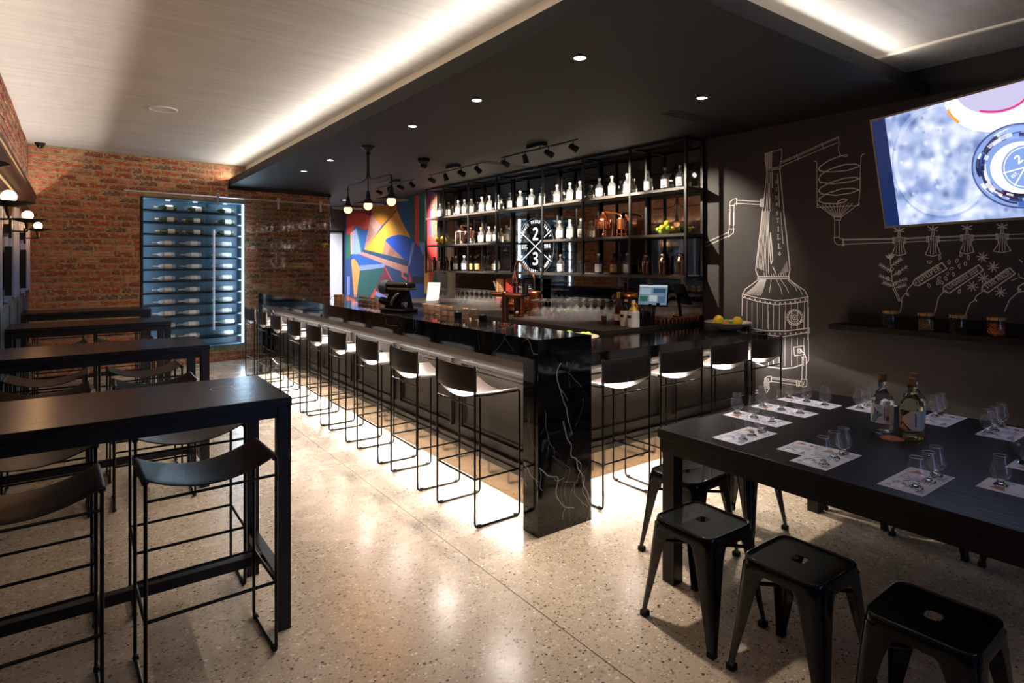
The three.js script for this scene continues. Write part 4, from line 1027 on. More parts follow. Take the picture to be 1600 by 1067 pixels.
// ---------------------------------------------------------------- sling stools of bent rod
const RR = 0.0068;
function slingStool(name, back) {
  const t = thing(name, '', 'bar stool');
  const w = 0.225, d = 0.165, sh = 0.785;
  for (const s of [-1, 1]) {
    const z = s * w, pts = back ? [[-d, 0.96, z], [-d, RR, z], [d, RR, z], [d, sh, z], [-d, sh, z]] : [[-d, sh, z], [-d, RR, z], [d, RR, z], [d, sh, z], [-d, sh, z]];
    part('side_frame', [rod(pts, RR, 0.025)], M.rodMetal, t);
    for (const x of [-d + 0.03, d - 0.03]) part('foot', [cyl(0.011, 0.011, 0.02, 0, -0.01, 0, 10).rotateZ(Math.PI / 2).translate(x, 0.0105, z)], M.rubber, t);
  }
  part('foot_rest', [rod([[d, 0.29, -w], [-d, 0.29, -w], [-d, 0.29, w], [d, 0.29, w]], RR, 0.015)], M.rodMetal, t);
  part('cross_rail', [rod([[-d, 0.72, -w], [-d, 0.72, w]], RR * 0.85)], M.rodMetal, t);
  if (!back) { part('cross_rail', [rod([[d, 0.72, -w], [d, 0.72, w]], RR * 0.85)], M.rodMetal, t); part('foot_rest', [rod([[d, 0.29, -w], [d, 0.29, w]], RR)], M.rodMetal, t); }
  const sag = back ? 0.05 : 0.062, hw = w + 0.006;
  const seat = sheet((u, v) => { const q = u * 2 - 1; return V((v - 0.5) * 2 * (d - 0.012), sh + 0.012 - sag * (1 - q * q) - (Math.abs(q) > 0.97 ? 0.004 : 0), q * hw); }, 22, 6, 0.005);
  part('seat', [seat, ...[-1, 1].map((s) => at(new THREE.CylinderGeometry(RR + 0.006, RR + 0.006, 2 * d - 0.03, 10), 0, sh, s * w, 0, 0, Math.PI / 2))], M.leather, t, 'slung leather seat');
  if (back) {
    const bk = sheet((u, v) => { const q = u * 2 - 1; return V(-d - 0.028 * (1 - q * q), 0.808 + v * 0.143 - 0.012 * (1 - q * q) * (1 - v), q * w); }, 14, 4, 0.006);
    part('backrest', [bk, ...[-1, 1].map((s) => cyl(RR + 0.005, RR + 0.005, 0.143, -d, 0.808, s * w, 10))], M.leather, t, 'black leather band between the rear posts');
  }
  return t;
}
const ORDBAR = ['nearest', ...ORD.slice(1)];
{
  const proto = slingStool('bar_stool', true), zs = [-3.185, -3.895, -4.565, -5.25, -5.9, -6.53, -7.26, -7.93, -8.57];
  proto.userData.base = 'bar_stool';
  zs.forEach((z, i) => {
    const label = `low-backed sling bar stool along the long marble bar, ${ORD[i]} from its end post`, g = 'bar stools along the marble bar';
    if (!i) { proto.position.set(2.07, 0, z); proto.userData = { label, category: 'bar stool', group: g }; } else copy(proto, [2.07 + rr(-0.008, 0.008), 0, z], rr(-0.03, 0.03), label, g);
  });
  [2.92, 3.49, 4.07, 4.58].forEach((x, i) => copy(proto, [x, 0, -2.865], Math.PI / 2 + rr(-0.03, 0.03), `low-backed sling bar stool at the side counter, ${ORD[i]} from the marble post`, 'bar stools at the side counter'));
}
// tall narrow tables on the left with backless sling stools
{
  const tt = thing('high_table', '', 'table');
  const L = 1.255, W = 0.61, H = 0.997, lx = L / 2 - 0.03, lz = W / 2 - 0.03;
  const b = (w, h, d, x, y, z) => rbox(w, h, d, 0.003, x, y, z);
  part('table_top', [b(L, 0.04, W, 0, H - 0.02, 0)], M.oakTop, tt, 'black stained oak table top');
  part('apron', [b(L - 0.01, 0.045, 0.03, 0, H - 0.0625, W / 2 - 0.025), b(L - 0.01, 0.045, 0.03, 0, H - 0.0625, -W / 2 + 0.025), b(0.03, 0.045, W - 0.08, L / 2 - 0.025, H - 0.0625, 0), b(0.03, 0.045, W - 0.08, -L / 2 + 0.025, H - 0.0625, 0)], M.oak, tt);
  for (const sx of [-1, 1]) {
    for (const sz of [-1, 1]) part('leg', [b(0.055, H - 0.04, 0.055, sx * lx, (H - 0.04) / 2, sz * lz)], M.oak, tt);
    part('end_rail', [b(0.045, 0.045, 2 * lz - 0.055, sx * lx, 0.2, 0)], M.oak, tt);
  }
  part('stretcher', [b(2 * lx - 0.045, 0.045, 0.045, 0, 0.2, 0)], M.oak, tt);
  const logo = part('table_emblem', [new THREE.TorusGeometry(0.05, 0.0035, 8, 28).rotateX(Math.PI / 2).translate(0, 0, 0), new THREE.TorusGeometry(0.043, 0.0015, 6, 28).rotateX(Math.PI / 2), box(0.09, 0.002, 0.003).rotateY(0.6), box(0.09, 0.002, 0.003).rotateY(-0.6)], M.copper, tt, 'small copper inlaid ring emblem');
  logo.position.set(0.42, H - 0.0005, -0.05); logo.scale.y = 0.25;
  const st = slingStool('high_stool', false);
  const where = ['the nearest high table', 'the second high table', 'the third high table', 'the high table nearest the bricks'];
  const who = ['nearest the camera', 'second from the camera', 'third from the camera', 'last before the brick wall'];
  [-2.93, -4.92, -6.98, -8.87].forEach((z, i) => {
    const label = `tall narrow black oak table, ${who[i]}`;
    const x = 0.755 - L / 2;
    if (!i) { tt.position.set(x, 0, z); tt.userData = { label, category: 'table', group: 'tall tables along the left wall', base: 'high_table' }; } else copy(tt, [x + 0.01, 0, z], 0.012, label, 'tall tables along the left wall');
    const spots = [[0.425, 0.28, 'right near'], [-0.14, 0.28, 'left near'], [0.43, -0.33, 'right far'], [-0.14, -0.33, 'left far']];
    spots.forEach(([sx, dz, w], k) => {
      const lab = `backless sling stool at the ${w} side of ${where[i]}`, g = 'stools at the tall tables', turn = (dz > 0 ? 1 : -1) * Math.PI / 2 + rr(-0.03, 0.03);
      let o; if (!i && !k) { o = st; st.position.set(sx, 0, z + dz); st.rotation.y = turn; st.userData = { label: lab, category: 'stool', group: g, base: 'high_stool' }; } else { o = copy(st, [sx + rr(-0.015, 0.015), 0, z + dz], turn, lab, g); o.userData.category = 'stool'; }
    });
  });
}
// ---------------------------------------------------------------- lamps and ceiling fittings
{
  const p = thing('downlight', '', 'downlight');
  part('trim_ring', [lathe([[0.036, 0.0], [0.036, 0.004], [0.05, 0.004], [0.052, 0.0]].map(([r, y]) => [r, -y]), 28)], M.blackMetal, p);
  part('lamp_lens', [cyl(0.036, 0.036, 0.002, 0, -0.003, 0)], M.downlight, p, 'bright round lamp face');
  const spots = [[2.42, -2.61, 'over the marble post'], [2.43, -3.75, 'second from the marble post'], [2.435, -4.81, 'third from the marble post'], [2.46, -7.0, 'past the pendant lamp'], [2.47, -8.05, 'nearest the brick wall over the bar'], [3.735, -2.71, 'over the side counter']];
  spots.forEach(([x, z, w], i) => {
    const label = `small round recessed downlight in the black ceiling, ${w}`, g = 'recessed downlights over the bar';
    if (!i) { p.position.set(x, SOFFIT, z); p.userData = { label, category: 'downlight', group: g, base: 'downlight' }; } else copy(p, [x, SOFFIT, z], 0, label, g);
    spotLight('downlight_lamp', V(x, SOFFIT - 0.012, z), V(x, 0, z), 18, 0.72, 0xfff0e0, 0.8, 3.5);
  });
  for (const [x, z] of [[4.25, -11.3], [4.25, -12.6]]) { copy(p, [x, SOFFIT, z], 0, `recessed downlight in the passage ceiling, ${z > -12 ? 'nearer the bar' : 'by the white door'}`, 'passage downlights'); spotLight('passage_lamp', V(x, SOFFIT - 0.012, z), V(x + (z > -12 ? 0.5 : 0), 0.4, z - 0.3), 22, 1.15, 0xf2f5ff, 0.8, 1.6); }
}
// track lights aimed at the bottle shelves
{
  const bars = [[-8.15, 'farthest, by the mural'], [-6.45, 'middle'], [-4.78, 'nearest']];
  bars.forEach(([z, w], i) => {
    const t = thing('track_light', `black ceiling track with four spot heads, ${w} of three`, 'track light', [3.83, SOFFIT, z]);
    part('ceiling_plate', [rbox(0.07, 0.035, 0.26, 0.004, 0, -0.0175, 0)], M.blackMetal, t);
    part('bar', [rod([[0, -0.055, -0.62], [0, -0.055, 0.62]], 0.008), rod([[0, -0.03, 0.05], [0, -0.055, 0.05]], 0.006)], M.blackMetal, t);
    [-0.56, -0.19, 0.19, 0.56].forEach((dz, k) => {
      const aim = [V(4.88, 2.3, z + dz * 1.25), V(4.35, BC, z + dz), V(4.88, 2.26, z + dz * 1.25), i === 2 ? V(5.0, 1.9, -3.62) : V(4.88, 1.75, z + dz * 1.25)][k], from = V(3.83, SOFFIT - 0.125, z + dz), d = aim.clone().sub(from).normalize();
      const h = new THREE.Group(); h.name = 'spot_head'; t.add(h); h.position.set(0, 0, dz);
      part('yoke', [rod([[0, -0.055, 0], [0, -0.12, 0]], 0.005)], M.blackMetal, h);
      const can = join([lathe([[0, -0.045], [0.022, -0.045], [0.027, -0.03], [0.034, 0.045], [0.03, 0.045], [0.028, 0.03]], 20)]);
      const m = part('can', [can], M.blackMetal, h); m.position.y = -0.125; m.quaternion.setFromUnitVectors(V(0, 1, 0), d);
      const ln = part('lamp_lens', [cyl(0.026, 0.026, 0.002, 0, 0.036, 0, 16)], M.downlight, h, 'glowing lamp face'); ln.position.y = -0.125; ln.quaternion.copy(m.quaternion);
      spotLight('track_lamp', from.clone().add(d.clone().multiplyScalar(0.05)), aim, k === 1 ? 30 : k === 3 && i === 2 ? 18 : 58, 0.44, 0xfff0dd, 0.5, 0.8);
    });
  });
}
// pendant with three lamps over the bar
{
  const t = thing('pendant_lamp', 'black triple pendant lamp with flat metal shades and round glowing bulbs', 'pendant lamp', [2.49, SOFFIT, -5.94]);
  part('ceiling_rose', [lathe([[0, 0], [0.075, 0], [0.075, -0.012], [0.055, -0.02], [0.025, -0.055], [0, -0.055]], 24)], M.blackMetal, t);
  part('stem', [rod([[0, -0.05, 0], [0, -0.24, 0]], 0.014), cyl(0.022, 0.022, 0.03, 0, -0.09, 0, 16), rod([[0, -0.24, 0], [0, -0.5, 0]], 0.006)], M.blackMetal, t);
  part('tie_rod', [rod([[0, -0.42, -0.56], [0, -0.42, 0.56]], 0.004)], M.brass, t);
  for (const s of [-1, 0, 1]) {
    if (s) part('arm', [rod([[0, -0.2, s * 0.016], [0, -0.32, s * 0.02], [0, -0.355, s * 0.12], [0, -0.355, s * 0.54], [0, -0.375, s * 0.57], [0, -0.5, s * 0.57]], 0.007, 0.05)], M.blackMetal, t);
    const z = s * 0.57;
    part('lamp_holder', [lathe([[0, -0.47], [0.016, -0.47], [0.02, -0.5], [0.024, -0.51], [0.024, -0.545], [0.036, -0.555], [0.036, -0.57], [0.03, -0.58], [0, -0.58]], 20).translate(0, 0, z)], M.blackMetal, t);
    const sh = part('shade', [lathe([[0.03, -0.565], [0.05, -0.575], [0.165, -0.605], [0.167, -0.608], [0.164, -0.609], [0.05, -0.58], [0.03, -0.57]], 40).translate(0, 0, z)], M.blackMetal, t, 'flat black disc shade');
    part('bulb', [ball(0.045, 0, -0.622, z, 20)], M.bulb, sh, 'round glowing amber bulb');
    const l = new THREE.PointLight(AMBER, 0.5, 0, 2); l.position.set(2.49, SOFFIT - 0.622, -5.94 + z); l.name = 'pendant_bulb_light'; l.castShadow = true; l.shadow.radius = 1.5; scene.add(l);
  }
}
// wall sconces on the left wall
{
  const p = thing('wall_sconce', '', 'wall lamp');
  part('back_plate', [rbox(0.02, 0.16, 0.06, 0.004, 0.045, 0.02, 0), bx(0, 0.04, -0.02, 0.06, -0.02, 0.02)], M.blackMetal, p);
  part('arm', [rod([[0.05, 0, 0], [0.16, 0, 0], [0.16, 0.035, 0]], 0.006, 0.02)], M.blackMetal, p);
  part('lamp_holder', [lathe([[0, 0.02], [0.014, 0.02], [0.018, 0.05], [0.024, 0.07], [0.024, 0.1], [0, 0.1]], 18).translate(0.16, 0, 0)], M.brass, p);
  const sh = part('shade', [lathe([[0.02, 0.075], [0.05, 0.082], [0.13, 0.105], [0.131, 0.108], [0.05, 0.086], [0.02, 0.08]], 36).translate(0.16, 0, 0)], M.blackMetal, p, 'dark dish shade below the bulb');
  part('bulb', [ball(0.04, 0.16, 0.14, 0, 20)], M.sconceBulb, sh, 'round glowing bulb');
  [[-8.46, 'nearest the brick wall'], [-6.64, 'second from the brick wall'], [-4.8, 'third from the brick wall'], [-2.95, 'over the nearest high table'], [-1.1, 'beside the camera']].forEach(([z, w], i) => {
    const label = `wall sconce with a dark dish and glowing bulb, ${w}`, pos = [LX + 0.015, 1.84, z];
    if (!i) { p.position.set(...pos); p.userData = { label, category: 'wall lamp', group: 'sconces on the left wall', base: 'wall_sconce' }; } else copy(p, pos, 0, label, 'sconces on the left wall');
    const l = new THREE.PointLight(0xffbe80, 0.3, 0, 2); l.position.set(LX + 0.175, 1.98, z); l.name = 'sconce_bulb_light'; l.castShadow = true; l.shadow.radius = 1.5; scene.add(l);
    if (z < -4) { const q = thing('wall_plaque', `dark narrow plaque under the sconce ${w}`, 'plaque', [LX + 0.012, 1.29, z]); part('plaque_board', [rbox(0.05, 0.42, 0.1, 0.004, 0.0375, 0.21, 0)], M.blackMetal, q); part('plaque_mount', [bx(0, 0.02, 0.05, 0.37, -0.02, 0.02)], M.blackMetal, q); }
  });
}
// small fittings
{
  let t = thing('ceiling_speaker', 'round white speaker in the tall cream ceiling', 'speaker', [0.73, CEIL, -6.98]);
  part('speaker_ring', [lathe([[0.13, 0], [0.13, -0.008], [0.12, -0.012], [0.115, -0.004]], 36)], M.white, t);
  part('speaker_grille', [cyl(0.117, 0.117, 0.004, 0, -0.006, 0, 36)], std({ color: 0xaeb4bc, roughness: 0.7 }), t);
  t = thing('security_camera', 'small dark dome camera in the corner over the brick wall', 'camera', [-0.36, CEIL, -9.93]);
  part('camera_base', [cyl(0.05, 0.062, 0.03, 0, -0.03, 0)], M.blackMetal, t); part('camera_dome', [ball(0.042, 0, -0.032, 0)], M.glossBlack, t);
  t = thing('dome_camera', 'black dome camera hanging under the black ceiling by the tracks', 'camera', [3.31, SOFFIT, -6.25]);
  part('camera_base', [lathe([[0, 0], [0.075, 0], [0.07, -0.04], [0.05, -0.07], [0, -0.07]])], M.blackMetal, t); part('camera_dome', [ball(0.045, 0, -0.075, 0)], M.glossBlack, t);
  for (const [x0, x1, z0, z1, w] of [[3.87, 5.02, -3.21, -3.06, 'in front of the bottle shelves'], [3.93, 4.92, -6.06, -5.93, 'between the track lights']]) {
    const v = thing('air_vent', `long slotted black air vent in the ceiling, ${w}`, 'air vent', [x0, SOFFIT, z0]); const W = x1 - x0, D = z1 - z0;
    part('vent_frame', [bx(0, W, -0.006, 0, 0, 0.014), bx(0, W, -0.006, 0, D - 0.014, D), bx(0, 0.014, -0.006, 0, 0.014, D - 0.014), bx(W - 0.014, W, -0.006, 0, 0.014, D - 0.014)], std({ color: 0x3a312a, roughness: 0.5 }), v);
    for (let k = 0; k < 3; k++) part('slat', [bx(0.014, W - 0.014, -0.005, 0, 0.03 + k * 0.033, 0.043 + k * 0.033)], std({ color: 0x2a231e, roughness: 0.5 }), v);
  }
}
// ---------------------------------------------------------------- wine cabinet in the brick wall and its sliding glass door
{
  const s0 = OP.s0 + 0.005, s1 = OP.s1 - 0.005, y0 = OP.y0 + 0.005, y1 = OP.y1 - 0.005, D = 0.32;
  const t = thing('wine_cabinet', 'tall lit wine cabinet with blue back panel set in the brick wall', 'cabinet', bwPos, BT);
  M.cabBlue = std({ color: 0x466478, roughness: 0.5 });
  part('back_panel', [bx(s0, s1, y0, y1, -D - 0.02, -D)], M.cabBlue, t, 'blue grey back panel');
  part('side_panel', [bx(s0, s0 + 0.03, y0, y1, -D, 0.012)], M.blackMetal, t);
  part('side_panel', [bx(s1 - 0.012, s1, y0, y1, -D, 0.004)], M.cabBlue, t);
  part('top_panel', [bx(s0 + 0.03, s1 - 0.012, y1 - 0.02, y1, -D, 0.004)], M.cabBlue, t);
  part('bottom_panel', [bx(s0 + 0.03, s1 - 0.012, y0, y0 + 0.02, -D, 0.004)], M.cabBlue, t);
  part('led_strip', [bx(s1 - 0.04, s1 - 0.013, y0 + 0.03, y1 - 0.03, -0.02, 0.0)], M.ledCool, t, 'bright white vertical light strip');
  part('led_strip', [bx(s0 + 0.031, s0 + 0.036, y0 + 0.03, y1 - 0.03, -0.1, -0.08)], M.ledCool, t, 'bright white vertical light strip');
  const into = V(...bw(1, 0, 0)).sub(V(...bwPos)), out = V(...bw(0, 0, 1)).sub(V(...bwPos)), P = (s, y, n) => V(...bw(s, y, n));
  rectLight('cabinet_strip_light', P(s1 - 0.045, (y0 + y1) / 2, -0.02), into.clone().negate().addScaledVector(out, -0.55), V(0, 1, 0), y1 - y0 - 0.06, 0.03, 0xdcecff, 110);
  rectLight('cabinet_strip_light', P(s0 + 0.042, (y0 + y1) / 2, -0.09), into.clone().addScaledVector(out, -0.5), V(0, 1, 0), y1 - y0 - 0.06, 0.02, 0xdcecff, 80);
  rectLight('cabinet_glow_light', P(s1 - 0.026, (y0 + y1) / 2, 0.003), out, V(0, 1, 0), y1 - y0 - 0.06, 0.027, 0xcfe8ff, 60);
  const rows = 12, pitch = 0.1785, ys = Array.from({ length: rows }, (_, k) => 2.365 - k * pitch);
  const cols = [-1.11, -0.73, -0.285];
  cols.forEach((s) => {
    part('cabinet_spot', [lathe([[0.022, 0], [0.03, 0], [0.03, -0.006], [0.022, -0.006]], 18).translate(s + 0.06, y1 - 0.02, -0.16), cyl(0.021, 0.021, 0.003, s + 0.06, y1 - 0.024, -0.16, 18)], M.ledCool, t, 'small round lamp in the cabinet roof');
    spotLight('cabinet_spot_lamp', P(s + 0.06, y1 - 0.035, -0.16), P(s + 0.06, y0, -0.16), 4, 0.8, 0xdcefff, 0.8, 0.8);
  });
  M.shelfSteel = std({ color: 0x101a22, roughness: 0.35, metalness: 0.6 });
  ys.forEach((y) => part('shelf', [bx(s0 + 0.03, s1 - 0.012, y - 0.026, y - 0.002, -D, -0.05)], M.shelfSteel, t, 'thin dark metal shelf'));
  // bottles lying on the shelves, necks to the left
  const body = lathe([[0, 0], [0.034, 0.001], [0.038, 0.006], [0.038, 0.17], [0.034, 0.195], [0.02, 0.22], [0.0145, 0.235], [0.0135, 0.285], [0.0155, 0.286], [0.0155, 0.3], [0, 0.3]], 20);
  const lab = lathe([[0.0385, 0.05], [0.0385, 0.145]], 24), cap = lathe([[0.0158, 0.25], [0.0162, 0.302], [0, 0.3025]], 16);
  const make = (glass, capM) => { const o = thing('wine_bottle', '', 'bottle'); const r = (g) => at(g.clone(), 0.15, 0.0385, 0, 0, 0, Math.PI / 2); part('bottle_glass', [r(body)], glass, o); part('label', [r(lab)], M.label, o, 'white paper label'); part('capsule', [r(cap)], capM, o); return o; };
  const A = make(M.wineGlass, M.steel), Bq = make(M.wineDark, M.labelCream); const usedA = new Set();
  ['left', 'middle', 'right'].forEach((cn, ci) => ys.forEach((y, k) => {
    const src = k < 3 ? Bq : A, pos = bw(cols[ci] + (k < 3 ? 0.03 : 0) + (ci === 1 ? -0.004 * k : ci === 2 && k > 9 ? 0.04 - 0.03 * (k - 10) : 0) + rr(-0.012, 0.012), y - 0.0018, -0.13);
    const label = `wine bottle lying in the ${cn} column of the lit cabinet, ${ORD[k]} shelf from top`;
    if (!usedA.has(src)) { usedA.add(src); src.position.set(...pos); src.rotation.y = BT; src.userData = { label, category: 'bottle', group: 'wine bottles in the lit cabinet', base: 'wine_bottle' }; } else copy(src, pos, BT, label, 'wine bottles in the lit cabinet');
  }));
}
{
  const t = thing('sliding_glass_door', 'frameless sliding glass door hanging in front of the wine cabinet and bricks', 'door', bwPos, BT);
  part('pane', [bx(-0.585, 1.495, 0.12, 2.57, 0.05, 0.06)], M.pane, t, 'clear glass pane');
  part('handle', [cyl(0.014, 0.014, 1.567, -0.473, 0.516, 0.105, 16), ...[0.7, 1.9].map((y) => at(cyl(0.007, 0.007, 0.045, 0, 0, 0, 10), -0.473, y, 0.06, Math.PI / 2))], M.steel, t, 'long polished steel pull handle');
  for (const s of [-0.4, 0.55, 1.3]) part('hanger', [rbox(0.035, 0.16, 0.008, 0.003, s, 2.545, 0.0645), at(cyl(0.03, 0.03, 0.012, 0, -0.006, 0, 20), s, 2.628, 0.062, Math.PI / 2)], M.steel, t, 'steel door hanger with roller');
}
{
  const t = thing('sliding_door_rail', 'thin steel rail on the bricks above the wine cabinet', 'rail', bwPos, BT);
  part('rail', [at(new THREE.CylinderGeometry(0.011, 0.011, 3.16, 12), -0.075, 2.606, 0.04, 0, 0, Math.PI / 2)], M.steel, t);
  for (const s of [-1.5, -0.75, 0.0, 0.75, 1.4]) part('standoff', [at(new THREE.CylinderGeometry(0.016, 0.016, 0.044, 14), s, 2.606, 0.018, Math.PI / 2)], M.steel, t);
}
// ---------------------------------------------------------------- hanging shelf frame with bottles in front of the mirror
const SHX0 = 4.74, SHX1 = 4.995, SHY = [2.305, 1.855, 1.44];
{
  const zs = [-8.87, -8.266, -7.541, -6.806, -5.794, -5.058, -4.331, -3.62], h = 0.0125, t = thing('bottle_shelf', 'black steel shelf frame hanging from the ceiling in front of the mirror', 'shelf');
  const bar = (x0, x1, y0, y1, z0, z1) => bx(x0, x1, y0, y1, z0, z1);
  zs.forEach((z) => { for (const x of [SHX0, SHX1]) part('post', [bar(x - h, x + h, 1.395, SOFFIT, z - h, z + h)], M.blackMetal, t); });
  zs.forEach((z) => [SOFFIT - 0.02, ...SHY.map((y) => y - 0.013)].forEach((y) => part('cross_bar', [bar(SHX0 + h, SHX1 - h, y - 0.012, y + 0.012, z - h * 0.9, z + h * 0.9)], M.blackMetal, t)));
  for (let k = 0; k < zs.length - 1; k++) {
    const a = zs[k] + h, b = zs[k + 1] - h;
    for (const x of [SHX0, SHX1]) part('rail', [bar(x - h, x + h, SOFFIT - 0.03, SOFFIT - 0.006, a, b)], M.blackMetal, t);
    SHY.forEach((y, j) => { if (k === 3 && j === 1) return; part('shelf_board', [bar(SHX0 - h * 0.8, SHX1 + h * 0.8, y - 0.026, y, a, b)], std({ color: 0x2a2520, roughness: 0.5 }), t); });
  }
}
// bottle kinds
const ginBody = lathe([[0, 0.001], [0.038, 0.0005], [0.042, 0.005], [0.042, 0.128], [0.039, 0.142], [0.024, 0.158], [0.0155, 0.166], [0.0145, 0.2], [0.017, 0.202], [0.017, 0.208], [0, 0.208]], 24);
const ginLabel = lathe([[0.0426, 0.026], [0.0426, 0.112]], 20, Math.PI, Math.PI).rotateY(0);
const ginStop = lathe([[0, 0.2], [0.0125, 0.2], [0.0125, 0.209], [0.0175, 0.21], [0.0175, 0.23], [0.015, 0.233], [0, 0.233]], 18);
function labelTex(draw) { return std({ map: tex(canvas(256, 128, (g, w, h) => draw(g, w, h))), roughness: 0.65 }); }
M.labelPrint = labelTex((g, w, h) => { g.fillStyle = '#f0ece4'; g.fillRect(0, 0, w, h); g.fillStyle = '#2a2a2a'; g.font = 'bold 26px sans-serif'; g.textAlign = 'center'; g.fillText('23', w / 2, 40); g.fillRect(w / 2 - 40, 92, 80, 9); g.fillStyle = '#777'; g.fillRect(w / 2 - 34, 60, 68, 4); g.fillRect(w / 2 - 30, 72, 60, 4); });
M.labelArt = labelTex((g, w, h) => { g.fillStyle = '#efe8da'; g.fillRect(0, 0, w, h); g.strokeStyle = '#6b5a44'; g.lineWidth = 3; for (let i = 0; i < 9; i++) { g.beginPath(); g.moveTo(w / 2, h * 0.7); g.quadraticCurveTo(w / 2 + (i - 4) * 12, h * 0.5, w / 2 + (i - 4) * 20, h * 0.2); g.stroke(); } g.fillStyle = '#222'; g.fillRect(w / 2 - 44, 96, 88, 14); });
M.labelGold = labelTex((g, w, h) => { g.fillStyle = '#c9a96a'; g.fillRect(0, 0, w, h); g.strokeStyle = '#6d5326'; g.lineWidth = 4; g.strokeRect(66, 12, 124, 104); g.fillStyle = '#4a3616'; g.fillRect(92, 40, 72, 8); g.fillRect(98, 60, 60, 5); });
function ginBottle(glass, label, stop) {
  const o = thing('gin_bottle', '', 'bottle');
  part('bottle_glass', [ginBody], glass, o); part('label', [ginLabel], label, o, 'paper label on the front'); part('stopper', [ginStop], stop, o); return o;
}
M.greyCap = std({ color: 0x8f8a82, roughness: 0.4 });
const clearPrint = ginBottle(M.bottleGlass, M.labelPrint, M.greyCap), clearArt = ginBottle(M.bottleGlass, M.labelArt, M.greyCap), clearWhiteCap = ginBottle(M.bottleGlass, M.labelPrint, M.label), gold = ginBottle(M.amberGlass, M.labelGold, M.darkGlass), corked = ginBottle(M.bottleGlass, M.labelArt, M.cork);
const fresh = new Set([clearPrint, clearArt, clearWhiteCap, gold, corked]);
function place(src, pos, turn, label, group) {
  if (fresh.has(src)) { fresh.delete(src); src.position.set(...pos); src.rotation.y = turn; src.userData = { label, category: src.userData.category, group, base: src.name.replace(/_\d{3}$/, '') }; return src; }
  return copy(src, pos, turn, label, group);
}
const FACE = 0.15;   // labels look towards the room
[-8.79, -8.58, -8.31, -8.01, -7.82, -7.62, -7.34, -7.14, -6.92, -6.64, -6.4, -6.15, -5.93, -5.64, -5.4, -5.22, -4.9, -4.7, -4.47, -4.18, -3.96, -3.77].forEach((z, i) => {
  const src = i < 9 ? clearPrint : i < 13 ? clearArt : i < 19 ? clearPrint : clearArt;
  place(src, [4.845, SHY[0], z], FACE + rr(-0.15, 0.15), `clear gin bottle with pale label on the top shelf, ${ORD[i]} from the mural end`, 'gin bottles on the top shelf');
});
[[-7.36, corked], [-7.15, clearWhiteCap], [-6.98, corked], [-6.72, corked], [-5.59, clearArt], [-5.4, clearArt], [-5.2, clearPrint]].forEach(([z, s], i) => place(s, [4.845, SHY[1], z], FACE + rr(-0.15, 0.15), `gin bottle with cream label on the middle shelf, ${ORD[i]} from the mural end`, 'bottles on the middle shelf'));
[[-8.08, clearWhiteCap], [-7.83, clearWhiteCap], [-7.64, gold], [-7.45, gold], [-6.96, clearPrint], [-5.57, corked], [-4.91, clearWhiteCap], [-4.67, gold], [-4.47, clearPrint]].forEach(([z, s], i) => place(s, [4.845, SHY[2], z], FACE + rr(-0.15, 0.15), `${s === gold ? 'gold labelled' : 'white labelled'} bottle on the bottom shelf, ${ORD[i]} bottle from the mural end`, 'bottles on the bottom shelf'));
// shakers, decanters
{
  const sh = thing('cocktail_shaker', '', 'shaker');
  part('shaker_body', [lathe([[0, 0], [0.031, 0], [0.032, 0.004], [0.042, 0.13], [0.0425, 0.134]], 28)], M.rose, sh);
  part('shaker_top', [lathe([[0.0425, 0.134], [0.04, 0.15], [0.03, 0.172], [0.022, 0.182], [0.022, 0.192]], 28)], M.rose, sh);
  part('shaker_cap', [lathe([[0.022, 0.19], [0.024, 0.192], [0.024, 0.212], [0.016, 0.222], [0, 0.224]], 24)], M.rose, sh);
  fresh.add(sh);
  [[-8.78, 'first from the mural'], [-8.56, 'second from the mural'], [-8.38, 'third from the mural'], [-4.21, 'left of three by the chalk wall'], [-3.99, 'middle of three by the chalk wall'], [-3.77, 'right of three by the chalk wall']].forEach(([z, w]) => place(sh, [4.845, SHY[2], z], 0, `rose copper cocktail shaker on the bottom shelf, ${w}`, 'copper shakers on the bottom shelf'));
  const dc = thing('decanter', '', 'decanter');
  part('decanter_glass', [lathe([[0, 0.001], [0.085, 0.002], [0.1, 0.012], [0.097, 0.028], [0.06, 0.06], [0.03, 0.088], [0.022, 0.11], [0.022, 0.16], [0.03, 0.225], [0.031, 0.227], [0.0285, 0.225], [0.029, 0.225]], 36)], M.glass, dc);
  fresh.add(dc);
  place(dc, [4.86, SHY[2], -7.22], 0, 'wide glass decanter on the bottom shelf left of the round sign', 'wide decanters'); place(dc, [4.86, SHY[2], -5.27], 0, 'wide glass decanter on the bottom shelf right of the round sign', 'wide decanters');
}
// fruit: one mesh each
const citrus = (r, long) => { const g = new THREE.SphereGeometry(r, 18, 12), p = g.attributes.position; for (let i = 0; i < p.count; i++) { const y = p.getY(i) / r, k = Math.abs(y) > 0.8 ? 1 + (Math.abs(y) - 0.8) * long : 1; p.setY(i, p.getY(i) * k); } g.computeVertexNormals(); return g; };
const lemonG = citrus(0.0305, 0.5), limeG = citrus(0.0255, 0.2);
function fruit(name, g, mat, pos, label, group) { const m = new THREE.Mesh(g, mat); m.name = numbered(name); m.position.set(...pos); m.rotation.set(rr(0, 6), rr(0, 6), rr(0, 6)); m.userData = { label, category: name === 'lemon' ? 'lemon' : name === 'orange' ? 'orange' : 'lime', group }; scene.add(m); return m; }
